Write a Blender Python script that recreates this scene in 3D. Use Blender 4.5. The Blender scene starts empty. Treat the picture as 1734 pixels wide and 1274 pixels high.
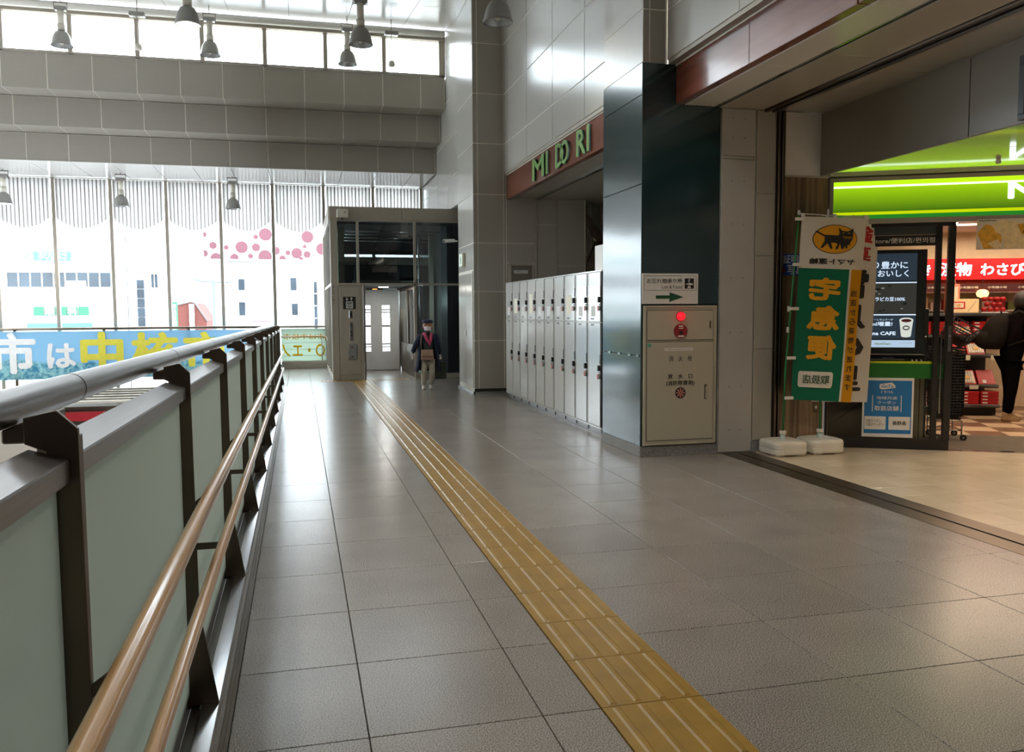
import bpy, bmesh, math, random
from mathutils import Vector, Matrix
random.seed(7)
sc = bpy.context.scene
COL = sc.collection

# ------------------------------------------------------------------ camera, world, exposure
cam_d = bpy.data.cameras.new('camera')
cam = bpy.data.objects.new('camera', cam_d)
COL.objects.link(cam)
RX, RY, RZ = (0.970, 0.0243, -0.2430), (-0.2436, 0.0742, -0.9671), (-0.0055, 0.9970, 0.0774)
m = Matrix((RX, RY, RZ)).to_quaternion().normalized().to_matrix().to_4x4()
m.translation = Vector((0, 0, 1.55))
cam.matrix_world = m
cam_d.sensor_fit = 'HORIZONTAL'
cam_d.sensor_width = 36.0
cam_d.lens = 36.0 * 1427.4 / 1734.0
cam_d.clip_start = 0.05
cam_d.clip_end = 400
sc.camera = cam

world = bpy.data.worlds.new('overcast_sky')
sc.world = world
world.use_nodes = True
wn = world.node_tree
wn.nodes.clear()
wo = wn.nodes.new('ShaderNodeOutputWorld')
wb = wn.nodes.new('ShaderNodeBackground')
wr = wn.nodes.new('ShaderNodeValToRGB')
wt = wn.nodes.new('ShaderNodeTexCoord')
ws = wn.nodes.new('ShaderNodeSeparateXYZ')
wm = wn.nodes.new('ShaderNodeMapRange')
wm.inputs[1].default_value = -0.2
wm.inputs[2].default_value = 1.0
wn.links.new(wt.outputs['Generated'], ws.inputs[0])
wn.links.new(ws.outputs['Z'], wm.inputs[0])
wn.links.new(wm.outputs[0], wr.inputs[0])
wr.color_ramp.elements[0].color = (0.80, 0.86, 0.95, 1)
wr.color_ramp.elements[1].color = (0.86, 0.92, 1.0, 1)
wn.links.new(wr.outputs[0], wb.inputs[0])
wb.inputs[1].default_value = 12.0
wn.links.new(wb.outputs[0], wo.inputs[0])
vs = sc.view_settings
vs.view_transform = 'Standard'
vs.look = 'None'
vs.exposure = 0.0
vs.gamma = 1.0
vs.use_curve_mapping = False
try:
    sc.cycles.max_bounces = 10
    sc.cycles.diffuse_bounces = 5
    sc.cycles.glossy_bounces = 4
    sc.cycles.transparent_max_bounces = 16
    sc.cycles.caustics_reflective = False
    sc.cycles.sample_clamp_indirect = 8.0
except Exception:
    pass


def light(name, kind, loc, energy, col, size=1.0, size_y=None, rot=(0, 0, 0), portal=False, spot=None, shadow_soft=None):
    d = bpy.data.lights.new(name, kind)
    d.energy = energy
    d.color = col
    if kind == 'AREA':
        d.shape = 'RECTANGLE' if size_y else 'DISK'
        d.size = size
        if size_y:
            d.size_y = size_y
        if portal:
            d.cycles.is_portal = True
    elif kind == 'SPOT':
        d.spot_size = spot or 1.6
        d.spot_blend = 0.6
        d.shadow_soft_size = 0.08
    elif kind == 'POINT':
        d.shadow_soft_size = shadow_soft or 0.1
    o = bpy.data.objects.new(name, d)
    o.location = loc
    o.rotation_euler = rot
    COL.objects.link(o)
    return o


# daylight comes in through the window openings
light('window_portal', 'AREA', (-5.5, 24.3, 0.2), 1, (1, 1, 1), 17.6, 9.4, (-math.pi / 2, 0, 0), portal=True)
light('window_portal', 'AREA', (-5.5, 20.05, 7.4), 1, (1, 1, 1), 17.6, 0.9, (-math.pi / 2, 0, 0), portal=True)
light('window_portal', 'AREA', (-14.25, 20.5, 2.6), 1, (1, 1, 1), 4.6, 7.2, (0, -math.pi / 2, 0), portal=True)


# ------------------------------------------------------------------ materials
def lin(c):
    return tuple(((v / 255.0) / 12.92 if v / 255.0 <= 0.04045 else ((v / 255.0 + 0.055) / 1.055) ** 2.4) for v in c)


MATS = {}


def mat(name, col, rough=0.5, metal=0.0, noise=0.06, scale=8.0, bump=0.0, bscale=None, coat=0.0, rnd=0.0, spec=0.5, stretch=None, srgb=True, trans=0.0, alpha=1.0):
    if name in MATS:
        return MATS[name]
    c = lin(col) if srgb else col
    m = bpy.data.materials.new(name)
    m.use_nodes = True
    nt = m.node_tree
    p = nt.nodes['Principled BSDF']
    p.inputs['Roughness'].default_value = rough
    p.inputs['Metallic'].default_value = metal
    p.inputs['Specular IOR Level'].default_value = spec
    p.inputs['Coat Weight'].default_value = coat
    p.inputs['Coat Roughness'].default_value = 0.08
    p.inputs['Transmission Weight'].default_value = trans
    p.inputs['Alpha'].default_value = alpha
    tc = nt.nodes.new('ShaderNodeTexCoord')
    mp = nt.nodes.new('ShaderNodeMapping')
    if stretch:
        mp.inputs['Scale'].default_value = stretch
    nt.links.new(tc.outputs['Object'], mp.inputs[0])
    nz = nt.nodes.new('ShaderNodeTexNoise')
    nz.inputs['Scale'].default_value = scale
    nz.inputs['Detail'].default_value = 4
    nt.links.new(mp.outputs[0], nz.inputs['Vector'])
    mr = nt.nodes.new('ShaderNodeMapRange')
    mr.inputs[1].default_value = 0.3
    mr.inputs[2].default_value = 0.7
    mr.inputs[3].default_value = 1 - noise
    mr.inputs[4].default_value = 1 + noise
    nt.links.new(nz.outputs[0], mr.inputs[0])
    val = mr.outputs[0]
    if rnd:
        oi = nt.nodes.new('ShaderNodeObjectInfo')
        m2 = nt.nodes.new('ShaderNodeMapRange')
        m2.inputs[3].default_value = 1 - rnd
        m2.inputs[4].default_value = 1 + rnd
        nt.links.new(oi.outputs['Random'], m2.inputs[0])
        mu = nt.nodes.new('ShaderNodeMath')
        mu.operation = 'MULTIPLY'
        nt.links.new(val, mu.inputs[0])
        nt.links.new(m2.outputs[0], mu.inputs[1])
        val = mu.outputs[0]
    vm = nt.nodes.new('ShaderNodeVectorMath')
    vm.operation = 'SCALE'
    vm.inputs[0].default_value = c[:3]
    nt.links.new(val, vm.inputs['Scale'])
    nt.links.new(vm.outputs[0], p.inputs['Base Color'])
    if bump:
        n2 = nt.nodes.new('ShaderNodeTexNoise')
        n2.inputs['Scale'].default_value = bscale or scale * 4
        nt.links.new(mp.outputs[0], n2.inputs['Vector'])
        b = nt.nodes.new('ShaderNodeBump')
        b.inputs['Strength'].default_value = bump
        b.inputs['Distance'].default_value = 0.002
        nt.links.new(n2.outputs[0], b.inputs['Height'])
        nt.links.new(b.outputs[0], p.inputs['Normal'])
    MATS[name] = m
    return m


def glow(name, col, strength, srgb=True, base=0.0):
    if name in MATS:
        return MATS[name]
    m = bpy.data.materials.new(name)
    m.use_nodes = True
    p = m.node_tree.nodes['Principled BSDF']
    c = lin(col) if srgb else col
    p.inputs['Base Color'].default_value = (*[v * 0.5 for v in c], 1)
    p.inputs['Emission Color'].default_value = (*c, 1)
    p.inputs['Emission Strength'].default_value = strength
    p.inputs['Roughness'].default_value = 0.3
    MATS[name] = m
    return m


def glass(name, tint=(1, 1, 1), refl=0.9, rough=0.0, f0=1.5, body=None, body_w=0.0):
    """thin pane: clear transmission plus fresnel reflection"""
    if name in MATS:
        return MATS[name]
    m = bpy.data.materials.new(name)
    m.use_nodes = True
    nt = m.node_tree
    nt.nodes.clear()
    out = nt.nodes.new('ShaderNodeOutputMaterial')
    tr = nt.nodes.new('ShaderNodeBsdfTransparent')
    tr.inputs[0].default_value = (*tint, 1)
    gl = nt.nodes.new('ShaderNodeBsdfGlossy')
    gl.inputs['Roughness'].default_value = rough
    gl.inputs[0].default_value = (refl, refl, refl, 1)
    fr = nt.nodes.new('ShaderNodeFresnel')
    fr.inputs[0].default_value = f0
    mx = nt.nodes.new('ShaderNodeMixShader')
    ge = nt.nodes.new('ShaderNodeNewGeometry')
    sb_ = nt.nodes.new('ShaderNodeMath')
    sb_.operation = 'SUBTRACT'
    sb_.inputs[0].default_value = 1.0
    mu_ = nt.nodes.new('ShaderNodeMath')
    mu_.operation = 'MULTIPLY'
    nt.links.new(ge.outputs['Backfacing'], sb_.inputs[1])
    nt.links.new(sb_.outputs[0], mu_.inputs[0])
    nt.links.new(fr.outputs[0], mu_.inputs[1])
    nt.links.new(mu_.outputs[0], mx.inputs[0])
    src = tr
    if body:
        df = nt.nodes.new('ShaderNodeBsdfDiffuse')
        df.inputs[0].default_value = (*body, 1)
        mb = nt.nodes.new('ShaderNodeMixShader')
        mb.inputs[0].default_value = body_w
        nt.links.new(tr.outputs[0], mb.inputs[1])
        nt.links.new(df.outputs[0], mb.inputs[2])
        src = mb
    nt.links.new(src.outputs[0], mx.inputs[1])
    nt.links.new(gl.outputs[0], mx.inputs[2])
    nt.links.new(mx.outputs[0], out.inputs[0])
    MATS[name] = m
    return m


def frosted(name, col, tcol, rough=0.35, gw=0.06, tw=0.6):
    if name in MATS:
        return MATS[name]
    m = bpy.data.materials.new(name)
    m.use_nodes = True
    nt = m.node_tree
    nt.nodes.clear()
    out = nt.nodes.new('ShaderNodeOutputMaterial')
    df = nt.nodes.new('ShaderNodeBsdfDiffuse')
    df.inputs[0].default_value = (*col, 1)
    tl = nt.nodes.new('ShaderNodeBsdfTranslucent')
    tl.inputs[0].default_value = (*tcol, 1)
    m1 = nt.nodes.new('ShaderNodeMixShader')
    m1.inputs[0].default_value = tw
    nt.links.new(df.outputs[0], m1.inputs[1])
    nt.links.new(tl.outputs[0], m1.inputs[2])
    gl = nt.nodes.new('ShaderNodeBsdfGlossy')
    gl.inputs['Roughness'].default_value = rough
    m2 = nt.nodes.new('ShaderNodeMixShader')
    m2.inputs[0].default_value = gw
    nt.links.new(m1.outputs[0], m2.inputs[1])
    nt.links.new(gl.outputs[0], m2.inputs[2])
    nt.links.new(m2.outputs[0], out.inputs[0])
    MATS[name] = m
    return m


def granite(name, c1, c2, rough, sc_=260.0, rnd=0.06, spec=0.5):
    m = bpy.data.materials.new(name)
    m.use_nodes = True
    nt = m.node_tree
    p = nt.nodes['Principled BSDF']
    p.inputs['Roughness'].default_value = rough
    p.inputs['Specular IOR Level'].default_value = spec
    tc = nt.nodes.new('ShaderNodeTexCoord')
    n1 = nt.nodes.new('ShaderNodeTexNoise')
    n1.inputs['Scale'].default_value = sc_
    n1.inputs['Detail'].default_value = 3
    n2 = nt.nodes.new('ShaderNodeTexNoise')
    n2.inputs['Scale'].default_value = 2.3
    n2.inputs['Detail'].default_value = 5
    geo = nt.nodes.new('ShaderNodeNewGeometry')
    for n in (n1, n2):
        nt.links.new(geo.outputs['Position'], n.inputs['Vector'])
    cr = nt.nodes.new('ShaderNodeValToRGB')
    cr.color_ramp.elements[0].position = 0.36
    cr.color_ramp.elements[1].position = 0.64
    cr.color_ramp.elements[0].color = (*lin(c1), 1)
    cr.color_ramp.elements[1].color = (*lin(c2), 1)
    nt.links.new(n1.outputs[0], cr.inputs[0])
    oi = nt.nodes.new('ShaderNodeObjectInfo')
    mr = nt.nodes.new('ShaderNodeMapRange')
    mr.inputs[3].default_value = 1 - rnd
    mr.inputs[4].default_value = 1 + rnd
    nt.links.new(oi.outputs['Random'], mr.inputs[0])
    m2 = nt.nodes.new('ShaderNodeMapRange')
    m2.inputs[1].default_value = 0.3
    m2.inputs[2].default_value = 0.7
    m2.inputs[3].default_value = 0.92
    m2.inputs[4].default_value = 1.08
    nt.links.new(n2.outputs[0], m2.inputs[0])
    mu = nt.nodes.new('ShaderNodeMath')
    mu.operation = 'MULTIPLY'
    nt.links.new(mr.outputs[0], mu.inputs[0])
    nt.links.new(m2.outputs[0], mu.inputs[1])
    vm = nt.nodes.new('ShaderNodeVectorMath')
    vm.operation = 'SCALE'
    nt.links.new(cr.outputs[0], vm.inputs[0])
    nt.links.new(mu.outputs[0], vm.inputs['Scale'])
    nt.links.new(vm.outputs[0], p.inputs['Base Color'])
    b = nt.nodes.new('ShaderNodeBump')
    b.inputs['Strength'].default_value = 0.015
    b.inputs['Distance'].default_value = 0.001
    nt.links.new(n1.outputs[0], b.inputs['Height'])
    nt.links.new(b.outputs[0], p.inputs['Normal'])
    MATS[name] = m
    return m


def woodmat(name, c1, c2, rough, scale=(1, 1, 1), coat=0.0, wscale=6.0):
    m = bpy.data.materials.new(name)
    m.use_nodes = True
    nt = m.node_tree
    p = nt.nodes['Principled BSDF']
    p.inputs['Roughness'].default_value = rough
    p.inputs['Coat Weight'].default_value = coat
    p.inputs['Coat Roughness'].default_value = 0.12
    tc = nt.nodes.new('ShaderNodeTexCoord')
    mp = nt.nodes.new('ShaderNodeMapping')
    mp.inputs['Scale'].default_value = scale
    nz = nt.nodes.new('ShaderNodeTexNoise')
    nz.inputs['Scale'].default_value = wscale
    nz.inputs['Detail'].default_value = 6
    nz.inputs['Distortion'].default_value = 0.6
    nt.links.new(tc.outputs['Object'], mp.inputs[0])
    nt.links.new(mp.outputs[0], nz.inputs['Vector'])
    cr = nt.nodes.new('ShaderNodeValToRGB')
    cr.color_ramp.elements[0].position = 0.35
    cr.color_ramp.elements[1].position = 0.65
    cr.color_ramp.elements[0].color = (*lin(c1), 1)
    cr.color_ramp.elements[1].color = (*lin(c2), 1)
    nt.links.new(nz.outputs[0], cr.inputs[0])
    nt.links.new(cr.outputs[0], p.inputs['Base Color'])
    MATS[name] = m
    return m


M_tile = granite('grey_granite', (70, 66, 62), (162, 153, 145), 0.25, 190)
M_mall = granite('beige_granite', (176, 160, 136), (206, 192, 168), 0.22)
M_kerbstone = granite('speckled_granite', (96, 94, 92), (156, 154, 152), 0.45, 160)
M_grout = mat('dark_grout', (62, 58, 55), 0.8)
M_panel = mat('shaded_cream_enamel', (160, 154, 143), 0.3, spec=0.5, noise=0.015)  # cream enamel darkened; shade of the camera-facing sides put into its colour
M_pglossy = mat('glossy_cream_enamel', (184, 180, 172), 0.2, noise=0.01, rnd=0.015, spec=0.42)  # lighter copy of the same enamel for the brightly lit side faces
M_joint = mat('pale_sealant', (225, 220, 208), 0.6)
M_ceil = mat('ceiling_enamel', (205, 203, 198), 0.2, noise=0.01)
M_dark = mat('dark_gap', (28, 27, 26), 0.7)
M_green = mat('dark_green_enamel', (0.003, 0.022, 0.026), 0.15, srgb=False, noise=0.25, scale=1.6, spec=0.8, coat=0.3)
M_steel = mat('brushed_steel', (150, 146, 145), 0.3, 1.0, noise=0.08, scale=3, stretch=(60, 1, 60), bump=0.1)
M_steeld = mat('dark_bronze_steel', (104, 92, 80), 0.36, 1.0, noise=0.12, scale=5)
M_steell = mat('polished_steel', (200, 200, 202), 0.16, 1.0, noise=0.03)
M_frame = mat('taupe_aluminium', (166, 157, 143), 0.4, 0.05, noise=0.03)
M_frost = frosted('frosted_green_glass', (0.62, 0.68, 0.63), (0.70, 0.77, 0.72))
M_glass = glass('clear_glass', (0.94, 0.97, 0.96))
M_glassdk = glass('smoked_glass', (0.30, 0.34, 0.35), 1.0, f0=1.7)
M_rail = woodmat('varnished_handrail_wood', (146, 102, 54), (206, 162, 108), 0.3, (40, 0.6, 40), coat=0.8, wscale=1.0)
M_brown = woodmat('red_brown_board', (100, 52, 38), (122, 68, 50), 0.22, (1, 0.25, 4), coat=0.5, wscale=1.5)
M_walnut = woodmat('walnut_laminate', (92, 72, 52), (148, 122, 92), 0.4, (14, 14, 0.7), wscale=1.2)
M_yel = mat('yellow_tactile_tile', (140, 108, 42), 0.34, noise=0.12, scale=9, bump=0.15, rnd=0.05)
M_white = mat('white_paint', (215, 212, 206), 0.45, noise=0.03)
M_whitepl = mat('white_plastic', (214, 208, 194), 0.4, noise=0.06, scale=5)
M_locker = mat('white_locker_steel', (208, 206, 200), 0.16, 0.0, noise=0.02, spec=0.9, coat=0.6)
M_blackpl = mat('black_plastic', (26, 26, 28), 0.4)
M_orange = mat('orange_key_tag', (190, 66, 30), 0.45)
M_grey = mat('grey_plastic', (128, 128, 128), 0.5)
M_black = mat('black_print', (22, 22, 22), 0.6)
M_hyd = mat('beige_hydrant_steel', (176, 168, 148), 0.38, noise=0.02)
M_red = mat('red_enamel', (130, 22, 28), 0.35)
M_redlamp = glow('red_alarm_lamp', (235, 30, 45), 1.2)
M_green_print = mat('green_print', (24, 78, 52), 0.5)
M_blackframe = mat('black_aluminium', (30, 27, 26), 0.35)
M_chrome = mat('chrome', (210, 210, 210), 0.12, 1.0)


# ------------------------------------------------------------------ geometry helpers
def link(o, parent=None):
    COL.objects.link(o)
    if parent is not None:
        o.parent = parent
    return o


def wloc(o):
    v = Vector((0, 0, 0))
    while o is not None:
        v += o.location
        o = o.parent
    return v


def tag(o, label=None, cat=None, group=None, kind=None):
    if label:
        o['label'] = label
    if cat:
        o['category'] = cat
    if group:
        o['group'] = group
    if kind:
        o['kind'] = kind
    return o


def empty(name, loc, label=None, cat=None, group=None, kind=None, parent=None):
    o = bpy.data.objects.new(name, None)
    o.location = Vector(loc)
    o.empty_display_size = 0.1
    link(o, parent)
    return tag(o, label, cat, group, kind)


class Fr:
    """upright plane: a to the viewer's right, b up, d towards the viewer"""
    def __init__(s, o, u=(1, 0, 0), n=(0, -1, 0), up=(0, 0, 1)):
        s.o, s.u, s.n, s.v = Vector(o), Vector(u).normalized(), Vector(n).normalized(), Vector(up).normalized()

    def p(s, a, b, d=0.0):
        return s.o + s.u * a + s.v * b + s.n * d


def FY(y):
    return Fr((0, y, 0))


def FX(x):      # plane facing -X ; a = -Y
    return Fr((x, 0, 0), (0, -1, 0), (-1, 0, 0))


class B:
    def __init__(s):
        s.v, s.f, s.sm = [], [], []

    def add(s, vs, fs, smooth=False):
        n = len(s.v)
        s.v += [Vector(v) for v in vs]
        for f in fs:
            s.f.append([n + i for i in f])
            s.sm.append(smooth)
        return s

    def hexa(s, c):
        return s.add(c, [(0, 1, 2, 3), (7, 6, 5, 4), (0, 4, 5, 1), (1, 5, 6, 2), (2, 6, 7, 3), (3, 7, 4, 0)])

    def box(s, x0, x1, y0, y1, z0, z1):
        return s.hexa([(x0, y0, z0), (x1, y0, z0), (x1, y1, z0), (x0, y1, z0), (x0, y0, z1), (x1, y0, z1), (x1, y1, z1), (x0, y1, z1)])

    def fb(s, fr, a0, a1, b0, b1, d0, d1):
        return s.hexa([fr.p(a0, b0, d0), fr.p(a1, b0, d0), fr.p(a1, b0, d1), fr.p(a0, b0, d1), fr.p(a0, b1, d0), fr.p(a1, b1, d0), fr.p(a1, b1, d1), fr.p(a0, b1, d1)])

    def prism(s, pts, vec, smooth=False):
        pts = [Vector(p) for p in pts]
        vec = Vector(vec)
        n = len(pts)
        s.add(pts + [p + vec for p in pts], [tuple(range(n)), tuple(range(2 * n - 1, n - 1, -1))])
        k = len(s.v) - 2 * n
        for i in range(n):
            j = (i + 1) % n
            s.f.append([k + i, k + j, k + n + j, k + n + i])
            s.sm.append(smooth)
        return s

    def fpoly(s, fr, pts, d0, d1):
        return s.prism([fr.p(a, b, d0) for a, b in pts], fr.n * (d1 - d0))

    def fdisc(s, fr, a, b, ra, d0, d1, n=20, rb=None):
        rb = rb or ra
        return s.fpoly(fr, [(a + ra * math.cos(2 * math.pi * i / n), b + rb * math.sin(2 * math.pi * i / n)) for i in range(n)], d0, d1)

    def cyl(s, p0, p1, r, n=12, r1=None):
        p0, p1 = Vector(p0), Vector(p1)
        return s.tube([p0, p1], [r, r if r1 is None else r1], n)

    def tube(s, path, r, n=10, closed=False):
        path = [Vector(p) for p in path]
        rs = r if isinstance(r, (list, tuple)) else [r] * len(path)
        k = len(s.v)
        prev = None
        for i, p in enumerate(path):
            if i == 0:
                t = path[1] - p
            elif i == len(path) - 1:
                t = p - path[i - 1]
            else:
                t = (path[i + 1] - p).normalized() + (p - path[i - 1]).normalized()
            t.normalize()
            if prev is None:
                a = Vector((0, 0, 1)) if abs(t.z) < 0.9 else Vector((1, 0, 0))
                e1 = t.cross(a).normalized()
            else:
                e1 = (prev - t * prev.dot(t)).normalized()
            prev = e1
            e2 = t.cross(e1)
            for j in range(n):
                w = 2 * math.pi * j / n
                s.v.append(p + (e1 * math.cos(w) + e2 * math.sin(w)) * rs[i])
        for i in range(len(path) - 1):
            for j in range(n):
                j2 = (j + 1) % n
                s.f.append([k + i * n + j, k + i * n + j2, k + (i + 1) * n + j2, k + (i + 1) * n + j])
                s.sm.append(True)
        m_ = len(path) - 1
        s.f.append([k + j for j in range(n)][::-1])
        s.sm.append(False)
        s.f.append([k + m_ * n + j for j in range(n)])
        s.sm.append(False)
        return s

    def lathe(s, c, prof, n=20, axis='Z', cap=True, sx=1, sy=1):
        c = Vector(c)
        k = len(s.v)
        for r, z in prof:
            for j in range(n):
                w = 2 * math.pi * j / n
                s.v.append(c + Vector((r * math.cos(w) * sx, r * math.sin(w) * sy, z)))
        for i in range(len(prof) - 1):
            for j in range(n):
                j2 = (j + 1) % n
                s.f.append([k + i * n + j, k + i * n + j2, k + (i + 1) * n + j2, k + (i + 1) * n + j])
                s.sm.append(True)
        if cap:
            s.f.append([k + j for j in range(n)][::-1])
            s.f.append([k + (len(prof) - 1) * n + j for j in range(n)])
            s.sm += [False, False]
        return s

    def loft(s, rings, n=16):
        """rings: (centre, rx, ry[, angle]) stacked; elliptical, in the XY plane"""
        k = len(s.v)
        for rg in rings:
            c, rx, ry = Vector(rg[0]), rg[1], rg[2]
            an = rg[3] if len(rg) > 3 else 0
            for j in range(n):
                w = 2 * math.pi * j / n
                x, y = rx * math.cos(w), ry * math.sin(w)
                s.v.append(c + Vector((x * math.cos(an) - y * math.sin(an), x * math.sin(an) + y * math.cos(an), 0)))
        for i in range(len(rings) - 1):
            for j in range(n):
                j2 = (j + 1) % n
                s.f.append([k + i * n + j, k + i * n + j2, k + (i + 1) * n + j2, k + (i + 1) * n + j])
                s.sm.append(True)
        s.f.append([k + j for j in range(n)][::-1])
        s.f.append([k + (len(rings) - 1) * n + j for j in range(n)])
        s.sm += [True, True]
        return s

    def build(s, name, material, parent=None, bevel=0.0, label=None, cat=None, group=None, kind=None, segs=1, recalc=True):
        base = wloc(parent) if parent is not None else Vector((0, 0, 0))
        own = Vector((0, 0, 0))
        if parent is None and s.v:      # origin at the foot of the thing
            xs = [v.x for v in s.v]; ys = [v.y for v in s.v]; zs = [v.z for v in s.v]
            own = Vector(((min(xs) + max(xs)) / 2, (min(ys) + max(ys)) / 2, min(zs)))
        me = bpy.data.meshes.new(name)
        me.from_pydata([v - base - own for v in s.v], [], s.f)
        me.polygons.foreach_set('use_smooth', s.sm)
        if recalc or bevel:
            bm = bmesh.new()
            bm.from_mesh(me)
            bmesh.ops.recalc_face_normals(bm, faces=bm.faces)
            if bevel:
                es = [e for e in bm.edges if len(e.link_faces) == 2 and e.calc_face_angle(0) > 0.6]
                bmesh.ops.bevel(bm, geom=es, offset=bevel, segments=segs, affect='EDGES', profile=0.6)
            bm.to_mesh(me)
            bm.free()
        me.materials.append(material)
        o = bpy.data.objects.new(name, me)
        o.location = own
        link(o, parent)
        return tag(o, label, cat, group, kind)


def bx(name, m_, parent, x0, x1, y0, y1, z0, z1, bevel=0.0, **k):
    return B().box(x0, x1, y0, y1, z0, z1).build(name, m_, parent, bevel, **k)


def fbx(name, m_, parent, fr, a0, a1, b0, b1, d0, d1, bevel=0.0, **k):
    return B().fb(fr, a0, a1, b0, b1, d0, d1).build(name, m_, parent, bevel, **k)


def text(body, fr, a0, a1, b0, b1, d, m_, parent, bold=0.0, mirror=False, name='lettering', ext=0.0015, vertical=False, shear=0.0, res=2, label=None):
    cu = bpy.data.curves.new('t', 'FONT')
    cu.body = '\n'.join(body) if vertical else body
    cu.size = 1.0
    cu.resolution_u = res
    cu.align_x = 'CENTER' if vertical else 'LEFT'
    cu.space_line = 1.0
    cu.fill_mode = 'FRONT'
    cu.shear = shear
    to = bpy.data.objects.new('t', cu)
    COL.objects.link(to)
    dg = bpy.context.evaluated_depsgraph_get()
    me = bpy.data.meshes.new_from_object(to.evaluated_get(dg))
    bpy.data.objects.remove(to)
    bpy.data.curves.remove(cu)
    if not me.vertices:
        return None
    xs = [v.co.x for v in me.vertices]
    ys = [v.co.y for v in me.vertices]
    x0, x1, y0, y1 = min(xs), max(xs), min(ys), max(ys)
    if bold:
        nb_ = 8 if bold > .012 else 4
        bm = bmesh.new()
        bm.from_mesh(me)
        src = bm.faces[:]
        for k_ in range(nb_):
            d_ = bmesh.ops.duplicate(bm, geom=src)
            vs_ = [g for g in d_['geom'] if isinstance(g, bmesh.types.BMVert)]
            bmesh.ops.translate(bm, verts=vs_, vec=(bold * math.cos(2 * math.pi * k_ / nb_), bold * math.sin(2 * math.pi * k_ / nb_), -.00012 * (k_ + 1)))
        bm.to_mesh(me)
        bm.free()
        x0, x1, y0, y1 = x0 - bold, x1 + bold, y0 - bold, y1 + bold
    base = wloc(parent)
    for v in me.vertices:
        t = (v.co.x - x0) / max(1e-6, x1 - x0)
        if mirror:
            t = 1 - t
        q = (v.co.y - y0) / max(1e-6, y1 - y0)
        v.co = fr.p(a0 + (a1 - a0) * t, b0 + (b1 - b0) * q, d + ext + v.co.z + (.0012 if bold else 0)) - base
    bm = bmesh.new()
    bm.from_mesh(me)
    if mirror:
        bmesh.ops.reverse_faces(bm, faces=bm.faces)
    bm.to_mesh(me)
    bm.free()
    me.name = name
    me.materials.clear()
    me.materials.append(m_)
    for p in me.polygons:
        p.use_smooth = False
    o = bpy.data.objects.new(name, me)
    link(o, parent)
    return tag(o, label)


def copy_tree(o, parent=None):
    c = o.copy()
    COL.objects.link(c)
    c.parent = parent
    for ch in list(o.children):
        copy_tree(ch, c)
    return c


def panels(parent, fr, aa, bb, m_, t=0.012, gap=0.009, name='panel', skip=None, bevel=0.003, cap=300):
    """panels stand proud of the backing by t with open joints"""
    out = []
    cache = {}
    for i in range(len(aa) - 1):
        for j in range(len(bb) - 1):
            if skip and skip((aa[i] + aa[i + 1]) / 2, (bb[j] + bb[j + 1]) / 2):
                continue
            w, h = aa[i + 1] - aa[i] - gap, bb[j + 1] - bb[j] - gap
            if w < 0.01 or h < 0.01:
                continue
            key = (round(w, 4), round(h, 4))
            org = fr.p(aa[i] + gap / 2, bb[j] + gap / 2, 0) - wloc(parent)
            if key not in cache:
                f0 = Fr((0, 0, 0), fr.u, fr.n, fr.v)
                o = B().fb(f0, 0, w, 0, h, 0, t)
                base = wloc(parent)
                me_o = o.build(name, m_, None, bevel)
                own = me_o.location.copy()
                for v in me_o.data.vertices:
                    v.co += own
                cache[key] = me_o.data
                me_o.parent = parent
                me_o.location = org
            else:
                me_o = bpy.data.objects.new(name, cache[key])
                link(me_o, parent)
                me_o.location = org
            out.append(me_o)
    return out


def frange(a, b, st):
    r = [a]
    while r[-1] + st < b - 0.02:
        r.append(r[-1] + st)
    r.append(b)
    return r


# ================================================================== FLOOR
fl = B().box(-0.29, 4.37, -8, 24.3, -0.3, -0.012).box(4.37, 5.9, 9.0, 24.3, -0.3, -0.012).build('floor', M_grout, None, kind='structure')
tag(fl, 'grey granite tiled floor of the concourse')
TX = [-0.285, 0.21, 0.868, 1.104, 1.53, 2.20, 2.86, 3.53, 4.19, 4.368]
TYs = [2.998 + 0.67 * k for k in range(-4, 32)]
far_t = B()
cache = {}
for j in range(len(TYs) - 1):
    for i in range(len(TX) - 1):
        if i == 3 and TYs[j] > 0 and TYs[j + 1] < 19.2:
            continue
        x0, x1, y0, y1 = TX[i], TX[i + 1], TYs[j], TYs[j + 1]
        if y0 > 15.2 and x0 > 3.2 or (x0 > 3.5 and 8.2 < (y0 + y1) / 2 < 9.35):
            continue
        g = 0.0022
        if y1 < 14.5 and y0 > 0.2 and x0 / max(y1, 0.1) < 1.1:
            key = (i)
            if key not in cache:
                me = B().box(0, x1 - x0 - 2 * g, 0, y1 - y0 - 2 * g, -0.012, 0).build('tile', M_tile, None, 0.0015)
                loc = me.location.copy()
                for v in me.data.vertices:
                    v.co += loc
                cache[key] = me.data
                bpy.data.objects.remove(me)
            o = bpy.data.objects.new('tile', cache[key])
            link(o, fl)
            o.location = Vector((x0 + g, y0 + g, 0)) - wloc(fl)
        else:
            far_t.box(x0 + g, x1 - g, y0 + g, y1 - g, -0.012, 0)
for y0 in frange(-8, 0.25, 0.67)[:-1]:
    for i in range(len(TX) - 1):
        far_t.box(TX[i] + .0022, TX[i + 1] - .0022, y0 + .0022, min(y0 + .67, 0.3) - .0022, -0.012, 0)
for y0 in frange(9.4, 15.2, 0.67)[:-1]:
    for x0 in frange(4.37, 6.0, 0.67)[:-1]:
        far_t.box(x0 + .002, x0 + .668, y0 + .002, y0 + .668, -0.012, 0)
far_t.build('tile_field', M_tile, fl, kind='stuff')

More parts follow.
